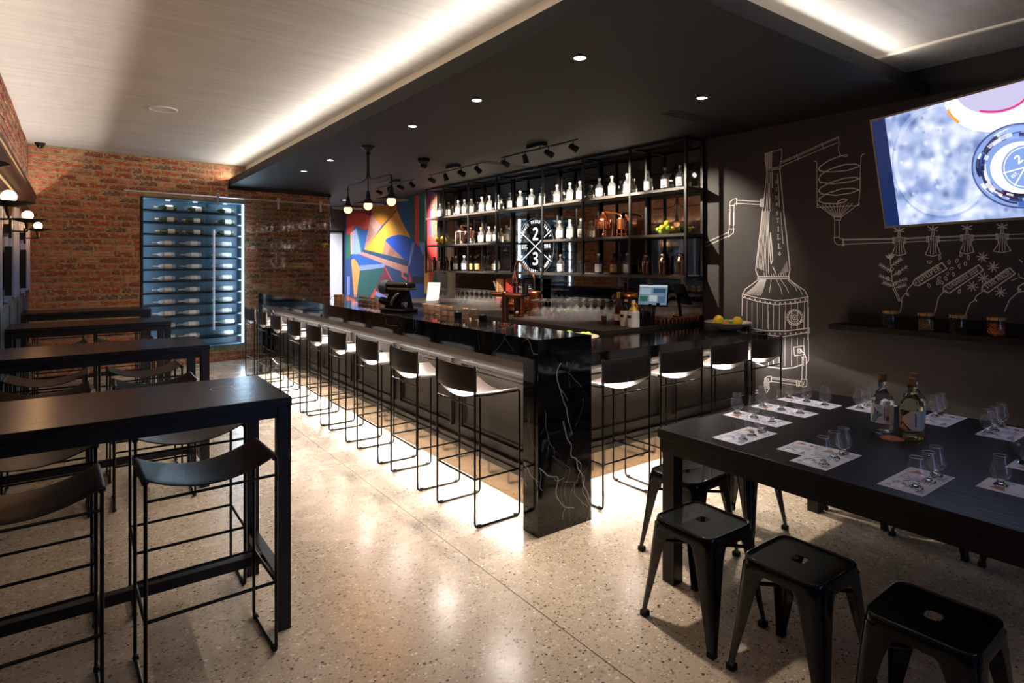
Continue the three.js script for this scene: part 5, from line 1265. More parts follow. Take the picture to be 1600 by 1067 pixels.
// settles spheres of the given radii inside a round bowl: inside(p, r) moves a centre back into the bowl
function pack(radii, inside, floorY) {
  const P = radii.map((r, i) => V(rr(-0.04, 0.04), floorY + r + i * r * 0.55, rr(-0.04, 0.04)));
  for (let it = 0; it < 500; it++) {
    P.forEach((p, i) => {
      p.y -= 0.0012; p.x *= 0.9985; p.z *= 0.9985;
      for (let j = 0; j < P.length; j++) if (j !== i) { const d = P[j].clone().sub(p), l = d.length() || 1e-6, m = (radii[i] + radii[j]) * 1.02; if (l < m) { d.multiplyScalar((m - l) / l * 0.5); p.sub(d); P[j].add(d); } }
      inside(p, radii[i]);
      if (p.y < floorY + radii[i]) p.y = floorY + radii[i];
    });
  }
  P.forEach((p, i) => inside(p, radii[i]));
  return P;
}
function fishbowl(z, label, where, palette) {
  const R = 0.118, c = [4.855, SHY[1] + 0.106, z], t = thing('glass_fruit_bowl', label, 'bowl', [c[0], SHY[1], c[2]]), prof = [[0, 0.001], [0.05, 0.001]];
  for (let k = 0; k <= 14; k++) { const a = -1.1 + k / 14 * 2.15; prof.push([Math.cos(a) * R, 0.106 + Math.sin(a) * R]); }
  part('bowl_glass', [lathe(prof, 36)], M.glass, t);
  const kinds = Array.from({ length: 13 }, (_, i) => palette[i % palette.length]), rad = kinds.map((m) => (m === M.lemon ? 0.0335 : 0.0265));
  pack(rad, (p, r) => { const e = V(p.x, p.y - 0.106, p.z), l = e.length(), m = R - 0.004 - r * 1.04; if (l > m) { e.multiplyScalar(m / l); p.set(e.x, e.y + 0.106, e.z); } }, 0.004).forEach((p, i) => { const m = kinds[i], isL = m === M.lemon; fruit(isL ? 'lemon' : 'lime', isL ? lemonG : limeG, m, [c[0] + p.x, SHY[1] + p.y, c[2] + p.z], `${isL ? 'yellow lemon' : 'green lime'} in the glass bowl ${where}`, `${isL ? 'lemons' : 'limes'} in the glass bowl ${where}`); });
}
fishbowl(-8.56, 'round glass bowl of lemons and limes on the middle shelf by the mural', 'by the mural', [M.lemon, M.lemon, M.lemon, M.lime]);
fishbowl(-3.97, 'round glass bowl of limes and lemons on the middle shelf by the chalk wall', 'by the chalk wall', [M.lime, M.limePale, M.lemon, M.limePale, M.limeDark]);
// copper stills on the middle shelf
function shelfStill(z, label, m, dark) {
  const t = thing('copper_still', label, 'still', [4.855, SHY[1], z]);
  part('pot', [lathe([[0, 0.085], [0.07, 0.085], [0.082, 0.1], [0.082, 0.19], [0.086, 0.195], [0.078, 0.215], [0.05, 0.245], [0.028, 0.262], [0.024, 0.285], [0.016, 0.295], [0, 0.297]], 30)], m, t);
  part('pot_band', [new THREE.TorusGeometry(0.085, 0.006, 8, 32).rotateX(Math.PI / 2).translate(0, 0.192, 0)], dark, t);
  for (let k = 0; k < 4; k++) { const a = k * Math.PI / 2 + 0.78, c = Math.cos(a), s = Math.sin(a); part('leg', [rod([[c * 0.092, 0.2, s * 0.092], [c * 0.1, 0.12, s * 0.1], [c * 0.095, 0.0072, s * 0.095], [c * 0.11, 0.0072, s * 0.11]], 0.006, 0.03)], dark, t); }
  for (const s of [-1, 1]) part('handle', [rod([[0, 0.185, s * 0.08], [0, 0.19, s * 0.11], [0, 0.155, s * 0.11], [0, 0.15, s * 0.08]], 0.005, 0.015)], dark, t);
  part('burner', [lathe([[0, 0.001], [0.03, 0.001], [0.028, 0.04], [0.012, 0.05], [0.012, 0.075], [0, 0.076]], 20)], m, t);
  part('swan_neck', [rod([[0, 0.28, 0], [0, 0.292, 0.04], [0, 0.262, 0.2], [0, 0.235, 0.27], [0, 0.2, 0.275]], (u) => 0.013 - 0.007 * u, 0.05, 10)], m, t);
  const c = part('condenser', [lathe([[0, 0.08], [0.05, 0.08], [0.052, 0.085], [0.052, 0.195], [0.055, 0.198], [0.049, 0.2], [0.048, 0.1]], 28).translate(0, 0, 0.275)], m, t);
  part('condenser_stand', [...[0, 1, 2, 3].map((k) => rod([[Math.cos(k * 1.571 + 0.78) * 0.045, 0.082, 0.275 + Math.sin(k * 1.571 + 0.78) * 0.045], [Math.cos(k * 1.571 + 0.78) * 0.05, 0.003, 0.275 + Math.sin(k * 1.571 + 0.78) * 0.05]], 0.004, 0)), new THREE.TorusGeometry(0.047, 0.003, 6, 24).rotateX(Math.PI / 2).translate(0, 0.03, 0.275)], dark, c);
  return t;
}
shelfStill(-4.84, 'polished copper pot still with condenser on the middle shelf near the chalk wall', M.copper, M.copperDark);
shelfStill(-7.92, 'bright copper pot still with condenser on the middle shelf near the mural', M.rose, M.steel);

// round illuminated sign on the mirror
{
  const font = await new FontLoader().loadAsync('fonts/droid/droid_sans_bold.typeface.json');
  const t = thing('round_sign', 'round white sign with large 2 and 3 on the bar mirror', 'sign', [RX - 0.0205, 1.788, -6.29], -Math.PI / 2), R = 0.405, d = 0.002;
  const flat = (g) => g;
  part('sign_ring', [new THREE.ExtrudeGeometry((() => { const s = new THREE.Shape(); s.absarc(0, 0, R, 0, 6.2832); const h = new THREE.Path(); h.absarc(0, 0, R - 0.02, 0, 6.2832, true); s.holes.push(h); return s; })(), { depth: d, bevelEnabled: false, curveSegments: 48 })], M.signWhite, t);
  part('cross_line', [0.62, -0.62].map((a) => { const g = box(2 * (R - 0.015), 0.012, d * 0.9, 0, 0, d / 2); g.rotateZ(a * 0.9); return g; }), M.signWhite, t);
  const num = (s, size, y) => { const g = new TextGeometry(s, { font, size, depth: d, curveSegments: 6 }); g.computeBoundingBox(); const b = g.boundingBox; return g.translate(-(b.max.x + b.min.x) / 2, y - (b.max.y + b.min.y) / 2, 0); };
  part('numeral', [num('2', 0.175, 0.17)], M.signWhite, t); part('numeral', [num('3', 0.175, -0.165)], M.signWhite, t);
  part('lettering', [num('EST.', 0.052, 0).translate(-0.235, 0, 0), num('2016', 0.052, 0).translate(0.235, 0, 0)], M.signWhite, t);
  const arc = (s, r, mid, step, up) => [...s].map((ch, i) => { if (ch === ' ') return null; const a = mid + (up ? -1 : 1) * (i - (s.length - 1) / 2) * step, g = num(ch, 0.04, 0); g.rotateZ(up ? a - Math.PI / 2 : a + Math.PI / 2); return g.translate(Math.cos(a) * r, Math.sin(a) * r, 0); }).filter(Boolean);
  part('lettering', arc('TWENTY THIRD STREET', 0.335, Math.PI / 2, 0.128, true), M.signWhite, t); part('lettering', arc('DISTILLERY, RENMARK', 0.335, -Math.PI / 2, 0.128, false), M.signWhite, t);
}
// ---------------------------------------------------------------- communal table with tasting mats, glasses and bottles
const CT = { x0: 2.335, x1: 3.83, z0: -1.955, z1: 0.75, y: 0.75 };
{
  const t = thing('communal_table', 'large black oak communal table set for a tasting', 'table');
  const { x0, x1, z0, z1, y } = CT;
  part('table_top', [rbox(x1 - x0, 0.045, z1 - z0, 0.003, (x0 + x1) / 2, y - 0.0225, (z0 + z1) / 2)], M.oakZ, t, 'black stained oak table top');
  part('apron', [bx(x0 + 0.01, x0 + 0.04, y - 0.115, y - 0.045, z0 + 0.04, z1 - 0.04), bx(x1 - 0.04, x1 - 0.01, y - 0.115, y - 0.045, z0 + 0.04, z1 - 0.04), bx(x0 + 0.01, x1 - 0.01, y - 0.115, y - 0.045, z0 + 0.01, z0 + 0.04), bx(x0 + 0.01, x1 - 0.01, y - 0.115, y - 0.045, z1 - 0.04, z1 - 0.01)], M.oakZ, t);
  for (const [x, z] of [[x0 + 0.012, z0 + 0.02], [x1 - 0.082, z0 + 0.02], [x0 + 0.012, z1 - 0.09], [x1 - 0.082, z1 - 0.09]]) part('leg', [rbox(0.07, y - 0.045, 0.07, 0.003, x + 0.035, (y - 0.045) / 2, z + 0.035)], M.oak, t);
}
M.matPrint = std({ roughness: 0.7, map: tex(canvas(512, 256, (g, w, h) => {
  g.fillStyle = '#dfe0ea'; g.fillRect(0, 0, w, h);
  const bl = ['#5c6f9e', '#8796ba', '#3f4f78', '#aab4cc'];
  for (let k = 0; k < 26; k++) { g.fillStyle = bl[rnd() * 4 | 0]; g.globalAlpha = 0.75; g.beginPath(); const x = rr(10, 200), y = rr(16, h - 40); g.moveTo(x, y); g.lineTo(x + rr(14, 60), y + rr(-14, 20)); g.lineTo(x + rr(0, 40), y + rr(14, 40)); g.fill(); }
  g.globalAlpha = 1; g.fillStyle = '#f3f3f8'; g.fillRect(40, 60, 70, 60); g.fillRect(130, 130, 60, 50);
  g.fillStyle = '#56607c'; for (let k = 0; k < 12; k++) g.fillRect(230, 30 + k * 16, rr(60, 110), 5);
  g.fillStyle = '#b3745c'; g.beginPath(); g.moveTo(380, 30); g.lineTo(470, 60); g.lineTo(400, 130); g.fill(); g.fillStyle = '#8c5a48'; g.fillRect(390, 150, 60, 34);
  g.fillStyle = '#7d89ad'; for (let k = 0; k < 8; k++) g.fillRect(370, 196 + k * 6, rr(50, 110), 3);
})) });
{
  const mats = [[2.572, -1.625, 0, 'at the near left corner of the table'], [2.9, -1.765, 1, 'first from the near corner along the table end'], [3.19, -1.775, 1, 'middle of three along the table end'], [3.48, -1.785, 1, 'last of three along the table end'],
    [2.55, -1.235, 0, 'second along the near side'], [2.56, -0.905, 0, 'third along the near side'], [2.75, -0.6, 1, 'below the lone glass at the right edge'], [3.66, -1.515, 0, 'on the wall side left of the bottles'], [3.66, -1.185, 0, 'on the wall side behind the bottles'], [3.63, -0.91, 0, 'on the wall side right of the bottles'], [3.1, -0.6, 1, 'under the wide snifter']];
  mats.forEach(([x, z, turn, w]) => {
    const t = thing('tasting_mat', `printed paper tasting mat ${w}`, 'mat', [x, CT.y, z], turn ? Math.PI / 2 : 0, 'tasting mats');
    part('paper', [new THREE.BoxGeometry(0.31, 0.0008, 0.15).translate(0, 0.0004, 0)], M.matPrint, t);
  });
  const t = thing('tasting_mat', 'second paper sheet slipped under the second near mat', 'mat', [2.63, CT.y, -1.27], 0.03, 'tasting mats'); part('paper', [new THREE.BoxGeometry(0.2, 0.0003, 0.12).translate(0, 0.00015, 0)], M.matPrint, t); t.position.set(2.6, CT.y, -1.37);
}
{
  const g0 = thing('tasting_glass', '', 'glass');
  const gb = part('bowl', [lathe([[0, 0.0225], [0.012, 0.024], [0.025, 0.032], [0.0325, 0.046], [0.0328, 0.056], [0.028, 0.075], [0.0228, 0.095], [0.0222, 0.1135]], 30)], M.stemGlass, g0);
  part('rim', [new THREE.TorusGeometry(0.0222, 0.0008, 6, 30).rotateX(Math.PI / 2).translate(0, 0.1135, 0)], M.solid, gb);
  part('foot', [lathe([[0, 0.001], [0.021, 0.001], [0.0225, 0.004], [0.019, 0.008], [0.012, 0.012], [0.01, 0.02], [0.011, 0.0215], [0, 0.0215]], 28)], M.solid, g0);
  fresh.add(g0);
  const y = CT.y + 0.0008, sets = [[[2.5, -1.59], [2.59, -1.6], [2.69, -1.61], 'on the mat at the near left corner'], [[2.9, -1.88], [2.9, -1.78], [2.885, -1.67], 'on the first mat along the table end'], [[3.165, -1.89], [3.17, -1.78], [3.18, -1.68], 'on the middle mat along the table end'], [[3.49, -1.91], [3.48, -1.8], [3.475, -1.69], 'on the last mat along the table end'],
    [[2.455, -1.2], [2.57, -1.21], [2.66, -1.215], 'on the second mat of the near side'], [[2.475, -0.875], [2.58, -0.87], [2.68, -0.88], 'on the third mat of the near side'], [[2.75, -0.7], null, null, 'alone at the right edge'], [[3.56, -1.54], [3.66, -1.54], [3.755, -1.545], 'on the mat left of the bottles'], [[3.7, -1.22], [3.79, -1.225], null, 'behind the two bottles'], [[3.54, -0.95], [3.63, -0.95], [3.76, -0.955], 'on the mat right of the bottles']];
  for (const s of sets) { const w = s[3]; s.slice(0, 3).forEach((p, k) => { if (p) place(g0, [p[0], y, p[1]], 0, `small tulip tasting glass ${w}${s[1] ? `, ${ORD[k]} in its row` : ''}`, 'tasting glasses'); }); }
  const sn = thing('snifter', 'wide heavy snifter glass on the mat at the right edge of the table', 'glass', [3.13, y, -0.71]);
  part('bowl', [lathe([[0, 0.0285], [0.02, 0.029], [0.046, 0.049], [0.0515, 0.075], [0.0475, 0.1], [0.0362, 0.1285]], 34)], M.stemGlass, sn); part('foot', [lathe([[0, 0.001], [0.032, 0.001], [0.033, 0.006], [0.02, 0.014], [0.016, 0.026], [0.018, 0.028], [0, 0.028]], 28)], M.solid, sn);
}
// three tasting bottles and a coaster
{
  M.goldSolid = phy({ color: 0xf4e2a4, roughness: 0, transmission: 1, thickness: 0.05, ior: 1.45 });
  const art = (f) => std({ roughness: 0.6, map: tex(canvas(512, 256, (g, w, h) => f(g, w, h))) });
  M.artBlue = art((g, w, h) => { g.fillStyle = '#e8e6e4'; g.fillRect(0, 0, w, h); for (let k = 0; k < 14; k++) { g.strokeStyle = ['#3d78b8', '#7fb0dd', '#c9b24a', '#2f5f96'][k % 4]; g.lineWidth = 9; g.beginPath(); g.moveTo(150 + k * 5, h); g.bezierCurveTo(130 + k * 12, 170, 280 - k * 6, 120 + k * 6, 170 + k * 12, 20 + k * 9); g.stroke(); } g.fillStyle = '#222'; g.fillRect(330, 40, 10, 160); g.fillRect(350, 150, 46, 60); g.fillStyle = '#e8e6e4'; for (let k = 0; k < 9; k++) g.fillRect(352 + k * 5, 152, 2, 56); });
  M.artBlack = art((g, w, h) => { g.fillStyle = '#d8cabb'; g.fillRect(0, 0, w, h); g.fillStyle = '#15110f'; g.beginPath(); g.moveTo(140, 0); g.lineTo(300, 0); g.lineTo(180, 128); g.lineTo(310, h); g.lineTo(140, h); g.fill(); g.fillStyle = '#a5684e'; g.beginPath(); g.arc(170, 120, 52, 0, 7); g.fill(); g.fillStyle = '#d8cabb'; g.beginPath(); g.arc(255, 120, 60, 1.6, 4.7); g.fill(); g.fillStyle = '#b9826a'; g.beginPath(); g.moveTo(140, h); g.lineTo(200, 170); g.lineTo(280, h); g.fill(); g.fillStyle = '#333'; g.fillRect(350, 30, 14, 180); });
  const bodyG = lathe([[0, 0.002], [0.044, 0.001], [0.048, 0.006], [0.048, 0.15], [0.045, 0.168], [0.028, 0.19], [0.0185, 0.2], [0.0165, 0.21], [0.0165, 0.242], [0.019, 0.244], [0.019, 0.25], [0, 0.25]], 32), inner = lathe([[0, 0.012], [0.043, 0.013], [0.044, 0.02], [0.044, 0.15], [0, 0.151]], 28);
  const lab = lathe([[0.0484, 0.045], [0.0484, 0.135]], 32, Math.PI * 0.72, Math.PI * 1.2), stop = lathe([[0, 0.242], [0.0145, 0.242], [0.0145, 0.25], [0.0195, 0.251], [0.0195, 0.278], [0.017, 0.281], [0, 0.281]], 22);
  const mk = (x, z, liquid, label, turn, text) => { const t = thing('gin_bottle', text, 'bottle', [x, CT.y, z], turn, 'bottles on the communal table'); part('bottle_glass', [bodyG], liquid || M.solid, t); part('label', [lab], label, t, 'printed art label'); part('stopper', [stop], M.cork, t, 'wooden cork stopper'); };
  mk(3.19, -1.275, null, M.artBlue, 0.55, 'clear gin bottle with blue art label on the communal table');
  mk(3.17, -1.14, M.goldSolid, M.artBlack, 0.5, 'gold gin bottle with black and tan art label, front of the pair');
  mk(3.32, -1.185, null, M.artBlue, 0.7, 'clear bottle hidden behind the gold gin bottle on the table');
  const c = thing('table_coaster', 'round copper coloured emblem disc on the table beside the bottles', 'coaster', [3.085, CT.y, -1.19]);
  part('disc', [cyl(0.048, 0.048, 0.001, 0, 0, 0, 36)], std({ color: 0xb5694a, roughness: 0.4 }), c); part('print', [new THREE.TorusGeometry(0.041, 0.0008, 4, 36).rotateX(Math.PI / 2).translate(0, 0.001, 0), box(0.02, 0.0006, 0.003, 0, 0.0012, 0), box(0.003, 0.0006, 0.02, 0, 0.0012, 0)], M.blackMetal, c);
}
// pressed metal stools
{
  const p = thing('metal_stool', '', 'stool'), SH = 0.45, hs = 0.148, cr = 0.05;
  const rsq = (h, r) => { const s = new THREE.Shape(); s.moveTo(-h + r, -h); s.lineTo(h - r, -h); s.quadraticCurveTo(h, -h, h, -h + r); s.lineTo(h, h - r); s.quadraticCurveTo(h, h, h - r, h); s.lineTo(-h + r, h); s.quadraticCurveTo(-h, h, -h, h - r); s.lineTo(-h, -h + r); s.quadraticCurveTo(-h, -h, -h + r, -h); return s; };
  const top = rsq(hs - 0.004, cr), hole = new THREE.Path(); [[-0.03, -0.012], [-0.02, -0.024], [0.02, -0.024], [0.03, -0.012], [0.03, 0.014], [0.02, 0.026], [-0.02, 0.026], [-0.03, 0.014]].forEach(([x, y], i) => (i ? hole.lineTo(x, y) : hole.moveTo(x, y))); hole.closePath(); top.holes.push(hole);
  part('seat', [new THREE.ExtrudeGeometry(top, { depth: 0.003, bevelEnabled: false, curveSegments: 6 }).rotateX(-Math.PI / 2).translate(0, SH - 0.008, 0)], M.glossBlack, p, 'gloss black pressed seat with a hand hole');
  const ringPts = (h, r, y) => rsq(h, r).getPoints(6).slice(0, -1).map((q) => V(q.x, y, q.y));
  part('rim', [rod(ringPts(hs, cr, SH - 0.006), 0.006, 0, 8, true)], M.glossBlack, p);
  const a = ringPts(hs + 0.003, cr, SH - 0.006), b = ringPts(hs + 0.009, cr, SH - 0.05), N = a.length;
  part('skirt', [sheet((u, v) => { const k = Math.round(u * N) % N; return a[k].clone().lerp(b[k], v); }, N, 2, 0.003)], M.glossBlack, p);
  for (const sx of [-1, 1]) for (const sz of [-1, 1]) {
    const g = sheet((u, v) => {
      const y = (SH - 0.03) * (1 - v) + 0.012 * v, c = hs + 0.006 + v * 0.036, arm = v < 0.2 ? 0.12 - (0.12 - 0.078) * Math.sqrt(v / 0.2) : 0.078 - (v - 0.2) / 0.8 * 0.052, r = Math.min(0.03, arm * 0.55);
      const q = u * 2 - 1; let dx, dz;   // along one arm, round the corner, along the other
      if (Math.abs(q) > 0.4) { const s = (Math.abs(q) - 0.4) / 0.6; const l = r + s * (arm - r); [dx, dz] = q < 0 ? [l, 0] : [0, l]; } else { const an = (q / 0.4 + 1) * Math.PI / 4; dx = r - r * Math.sin(an); dz = r - r * Math.cos(an); if (q < 0 || true) [dx, dz] = [r * (1 - Math.sin(an)), r * (1 - Math.cos(an))]; }
      return V(sx * (c - dx), y, sz * (c - dz));
    }, 14, 14, 0.0025);
    const leg = part('leg', [g], M.glossBlack, p);
    part('rubber_foot', [rbox(0.034, 0.026, 0.034, 0.006, sx * (hs + 0.028), 0.013, sz * (hs + 0.028))], M.rubber, leg);
  }
  part('brace', [rod([[-hs, SH - 0.11, -hs], [hs, SH - 0.11, hs]], 0.008, 0), rod([[-hs, SH - 0.128, hs], [hs, SH - 0.128, -hs]], 0.008, 0)], M.glossBlack, p);
  fresh.add(p);
  [[2.225, -1.61, 'first along the near side'], [2.225, -1.175, 'second along the near side'], [2.215, -0.735, 'third along the near side'], [2.68, -2.03, 'left one at its far end'], [3.2, -2.05, 'right one at its far end'], [4.02, -1.69, 'first on the chalk wall side'], [3.965, -1.285, 'second on the chalk wall side'], [3.965, -0.87, 'third on the chalk wall side'], [2.22, -0.29, 'fourth along the near side']].forEach(([x, z, w]) => place(p, [x, 0, z], rr(-0.04, 0.04), `gloss black metal stool at the communal table, ${w}`, 'metal stools'));
}
// shelf on the chalk wall with four jars
{
  const t = thing('wall_shelf', 'long dark oak shelf with a back board on the chalk wall', 'shelf', [RX - 0.013, 0, 0]);
  part('shelf_board', [bx(-0.215, 0, 1.046, 1.087, -2.314, 0.6)], M.oakZ, t); part('back_board', [bx(-0.018, 0, 1.087, 1.17, -2.25, 0.6)], M.oakZ, t);
  const stuffs = [['black juniper berries', 0x1c1f2a, 0.0045], ['pale coriander seeds', 0x9a7c4c, 0.0035], ['dark star anise', 0x4a2c1e, 0.006], ['dried orange slices', 0xc9762e, 0.011]];
  [-1.884, -1.655, -1.466, -1.256].forEach((z, i) => {
    const [what, col, r] = stuffs[i], j = thing('spice_jar', `small clip jar of ${what} on the wall shelf`, 'jar', [4.85, 1.087, z]);
    part('jar_glass', [lathe([[0, 0.001], [0.046, 0.001], [0.05, 0.006], [0.05, 0.086], [0.046, 0.096], [0.046, 0.108]], 30)], M.glass, j);
    part('jar_lid', [cyl(0.051, 0.051, 0.006, 0, 0.122, 0, 30), cyl(0.05, 0.05, 0.013, 0, 0.109, 0, 30)], M.woodLid, j, 'pale wooden lid');
    part('clip', [rod([[-0.05, 0.07, -0.022], [-0.058, 0.105, -0.022], [-0.054, 0.132, -0.022], [-0.054, 0.132, 0.022], [-0.058, 0.105, 0.022], [-0.05, 0.07, 0.022]], 0.0018, 0.008, 6), rod([[-0.054, 0.075, -0.02], [-0.058, 0.055, 0], [-0.054, 0.075, 0.02]], 0.0018, 0.01, 6), new THREE.TorusGeometry(0.0485, 0.0018, 6, 28).rotateX(Math.PI / 2).translate(0, 0.1, 0)], M.blackMetal, j, 'black wire clip');
    const fill = i === 3 ? 0.06 : 0.075, N = i === 3 ? 40 : 420, base = i === 3 ? new THREE.TorusGeometry(0.014, 0.0035, 5, 12).scale(1, 1, 0.6) : new THREE.IcosahedronGeometry(r, 0), inst = new THREE.InstancedMesh(base, std({ color: col, roughness: 0.6 }), N), m = new THREE.Matrix4();
    for (let k = 0; k < N; k++) { const a = rnd() * 6.283, q = Math.sqrt(k % 3 ? rr(0.75, 1) : rnd()) * (0.048 - (i === 3 ? 0.016 : r)); m.compose(V(Math.cos(a) * q, 0.006 + (i === 3 ? 0.012 : r) + rnd() * fill, Math.sin(a) * q), new THREE.Quaternion().setFromEuler(new THREE.Euler(rr(0, 6), rr(0, 6), rr(0, 6))), V(1, i === 2 ? 0.5 : 1, 1)); inst.setMatrixAt(k, m); }
    inst.name = 'spice'; inst.userData = { kind: 'stuff', label: what }; j.add(inst);
  });
}
// television
{
  const yaw = 21 * Math.PI / 180, tilt = 10 * Math.PI / 180, W = 1.387, H = 0.78;
  const d = V(-Math.sin(yaw), 0, Math.cos(yaw)), n = V(Math.cos(yaw), 0, Math.sin(yaw)), dn = V(0, -Math.cos(tilt), 0).addScaledVector(n, Math.sin(tilt)), face = d.clone().cross(dn.clone().negate());
  const c = V(4.59, 2.59, -1.90).addScaledVector(d, W / 2).addScaledVector(dn, H / 2);
  const t = thing('television', 'large tilted television with a pale frame showing a bright blue and white picture', 'television', [c.x, c.y, c.z]);
  t.quaternion.setFromRotationMatrix(new THREE.Matrix4().makeBasis(d, dn.clone().negate(), face));
  const scr = canvas(1280, 720, (g, w, h) => {
    g.fillStyle = '#9fb0d6'; g.fillRect(0, 0, w, h);
    const cl = ['#ffffff', '#e9ecf8', '#7f90c0', '#5f78b2', '#d4daf0', '#9aa8d0', '#f6f6fc', '#3f5890'];
    for (let k = 0; k < 900; k++) { const x = rnd() * w, y = rnd() * h, r = rr(12, 70), gr = g.createRadialGradient(x, y, 0, x, y, r); const col = cl[rnd() * 8 | 0]; gr.addColorStop(0, col + '99'); gr.addColorStop(1, col + '00'); g.fillStyle = gr; g.fillRect(x - r, y - r, 2 * r, 2 * r); }
    // soft glass foot on the left
    g.lineWidth = 34; g.strokeStyle = 'rgba(255,255,255,0.22)'; g.beginPath(); g.ellipse(430, 330, 300, 330, 0.2, 0, 7); g.stroke(); g.lineWidth = 14; g.strokeStyle = 'rgba(60,100,180,0.22)'; g.beginPath(); g.ellipse(430, 340, 318, 348, 0.2, 0.7, 3.6); g.stroke();
    // glass above
    g.fillStyle = 'rgba(240,240,255,0.95)'; g.beginPath(); g.ellipse(760, 40, 260, 190, 0.3, 0, 7); g.fill(); g.fillStyle = '#b9b4d4'; g.beginPath(); g.ellipse(770, -10, 200, 140, 0.3, 0, 7); g.fill(); g.strokeStyle = '#d2337a'; g.lineWidth = 12; g.beginPath(); g.ellipse(770, 0, 190, 120, 0.3, 0.2, 1.8); g.stroke(); g.strokeStyle = '#ff9a40'; g.lineWidth = 16; g.beginPath(); g.ellipse(760, 40, 255, 185, 0.3, 2.2, 2.7); g.stroke(); g.strokeStyle = '#ffffff'; g.lineWidth = 60; g.beginPath(); g.ellipse(770, 40, 215, 150, 0.3, 0.1, 1.9); g.stroke();
    // big glass seen from above with the badge
    const bx0 = 856, by0 = 440;
    g.strokeStyle = 'rgba(40,50,110,0.75)'; g.lineWidth = 10; g.beginPath(); g.ellipse(bx0, by0, 245, 225, 0.2, 0, 7); g.stroke();
    g.fillStyle = '#7f98d0'; g.beginPath(); g.ellipse(bx0, by0, 240, 220, 0.2, 0, 7); g.fill(); for (let k = 0; k < 70; k++) { g.strokeStyle = ['#1a1c40', '#2f4c9a', '#ffffff', '#8fa8e0', '#2a1830', '#dfe8fc', '#101430'][k % 7]; g.globalAlpha = 0.75; g.lineWidth = rr(8, 30); const a = rnd() * 6.28; g.beginPath(); g.ellipse(bx0, by0, rr(165, 225), rr(150, 205), 0.2, a, a + rr(0.15, 0.7)); g.stroke(); }
    g.globalAlpha = 1; g.fillStyle = '#ffffff'; g.beginPath(); g.ellipse(bx0 + 10, by0 + 10, 158, 140, 0.2, 0, 7); g.fill();
    g.fillStyle = '#7d9ad6'; g.beginPath(); g.arc(bx0 + 30, by0 + 10, 118, 0, 7); g.fill(); g.strokeStyle = '#ffffff'; g.lineWidth = 5; g.beginPath(); g.arc(bx0 + 30, by0 + 10, 106, 0, 7); g.stroke();
    g.save(); g.translate(bx0 + 30, by0 + 10); g.rotate(-0.55); g.lineWidth = 7; g.beginPath(); g.moveTo(-104, -45); g.lineTo(104, 45); g.moveTo(-104, 45); g.lineTo(104, -45); g.stroke(); g.fillStyle = '#ffffff'; g.textAlign = 'center'; g.textBaseline = 'middle'; g.font = 'bold 64px sans-serif'; g.fillText('2', 0, -54); g.fillText('3', 0, 58); g.font = 'bold 22px sans-serif'; g.fillText('EST.', -66, 0); g.fillText('2016', 66, 0); g.restore();
    g.fillStyle = '#08204e'; g.fillRect(0, 0, 102, h);
  });
  part('screen', [new THREE.PlaneGeometry(W - 0.024, H - 0.024).translate(0, 0, 0.0205)], std({ color: 0x000000, emissive: 0xffffff, emissiveMap: tex(scr), emissiveIntensity: 1.15, roughness: 0.25 }), t, 'lit screen with a bright blue and white picture');
  part('frame', [bx(-W / 2, W / 2, H / 2 - 0.012, H / 2, -0.02, 0.024), bx(-W / 2, W / 2, -H / 2, -H / 2 + 0.016, -0.02, 0.024), bx(-W / 2, -W / 2 + 0.012, -H / 2 + 0.016, H / 2 - 0.012, -0.02, 0.024), bx(W / 2 - 0.012, W / 2, -H / 2 + 0.016, H / 2 - 0.012, -0.02, 0.024)], std({ color: 0x8b7f78, roughness: 0.35, metalness: 0.7 }), t, 'thin pale metal frame');
  part('back_case', [bx(-W / 2 + 0.012, W / 2 - 0.012, -H / 2 + 0.016, H / 2 - 0.012, -0.035, 0.019)], M.blackMetal, t);
  const toLocal = (v) => v.clone().sub(t.position).applyQuaternion(t.quaternion.clone().invert());
  part('wall_arm', [rod([V(0.1, -0.1, -0.03), toLocal(V(RX - 0.06, 2.14, -1.1))], 0.022, 0), at(box(0.3, 0.3, 0.03), 0.1, -0.1, -0.05)], M.blackMetal, t);
  const pl = part('wall_plate', [box(0.03, 0.3, 0.22)], M.blackMetal, t); pl.position.copy(toLocal(V(RX - 0.03, 2.14, -1.1))); pl.quaternion.copy(t.quaternion.clone().invert());
  rectLight('television_light', c.clone().addScaledVector(face, 0.04), face, d, W - 0.05, H - 0.05, 0xaec4ff, 0.55);
}
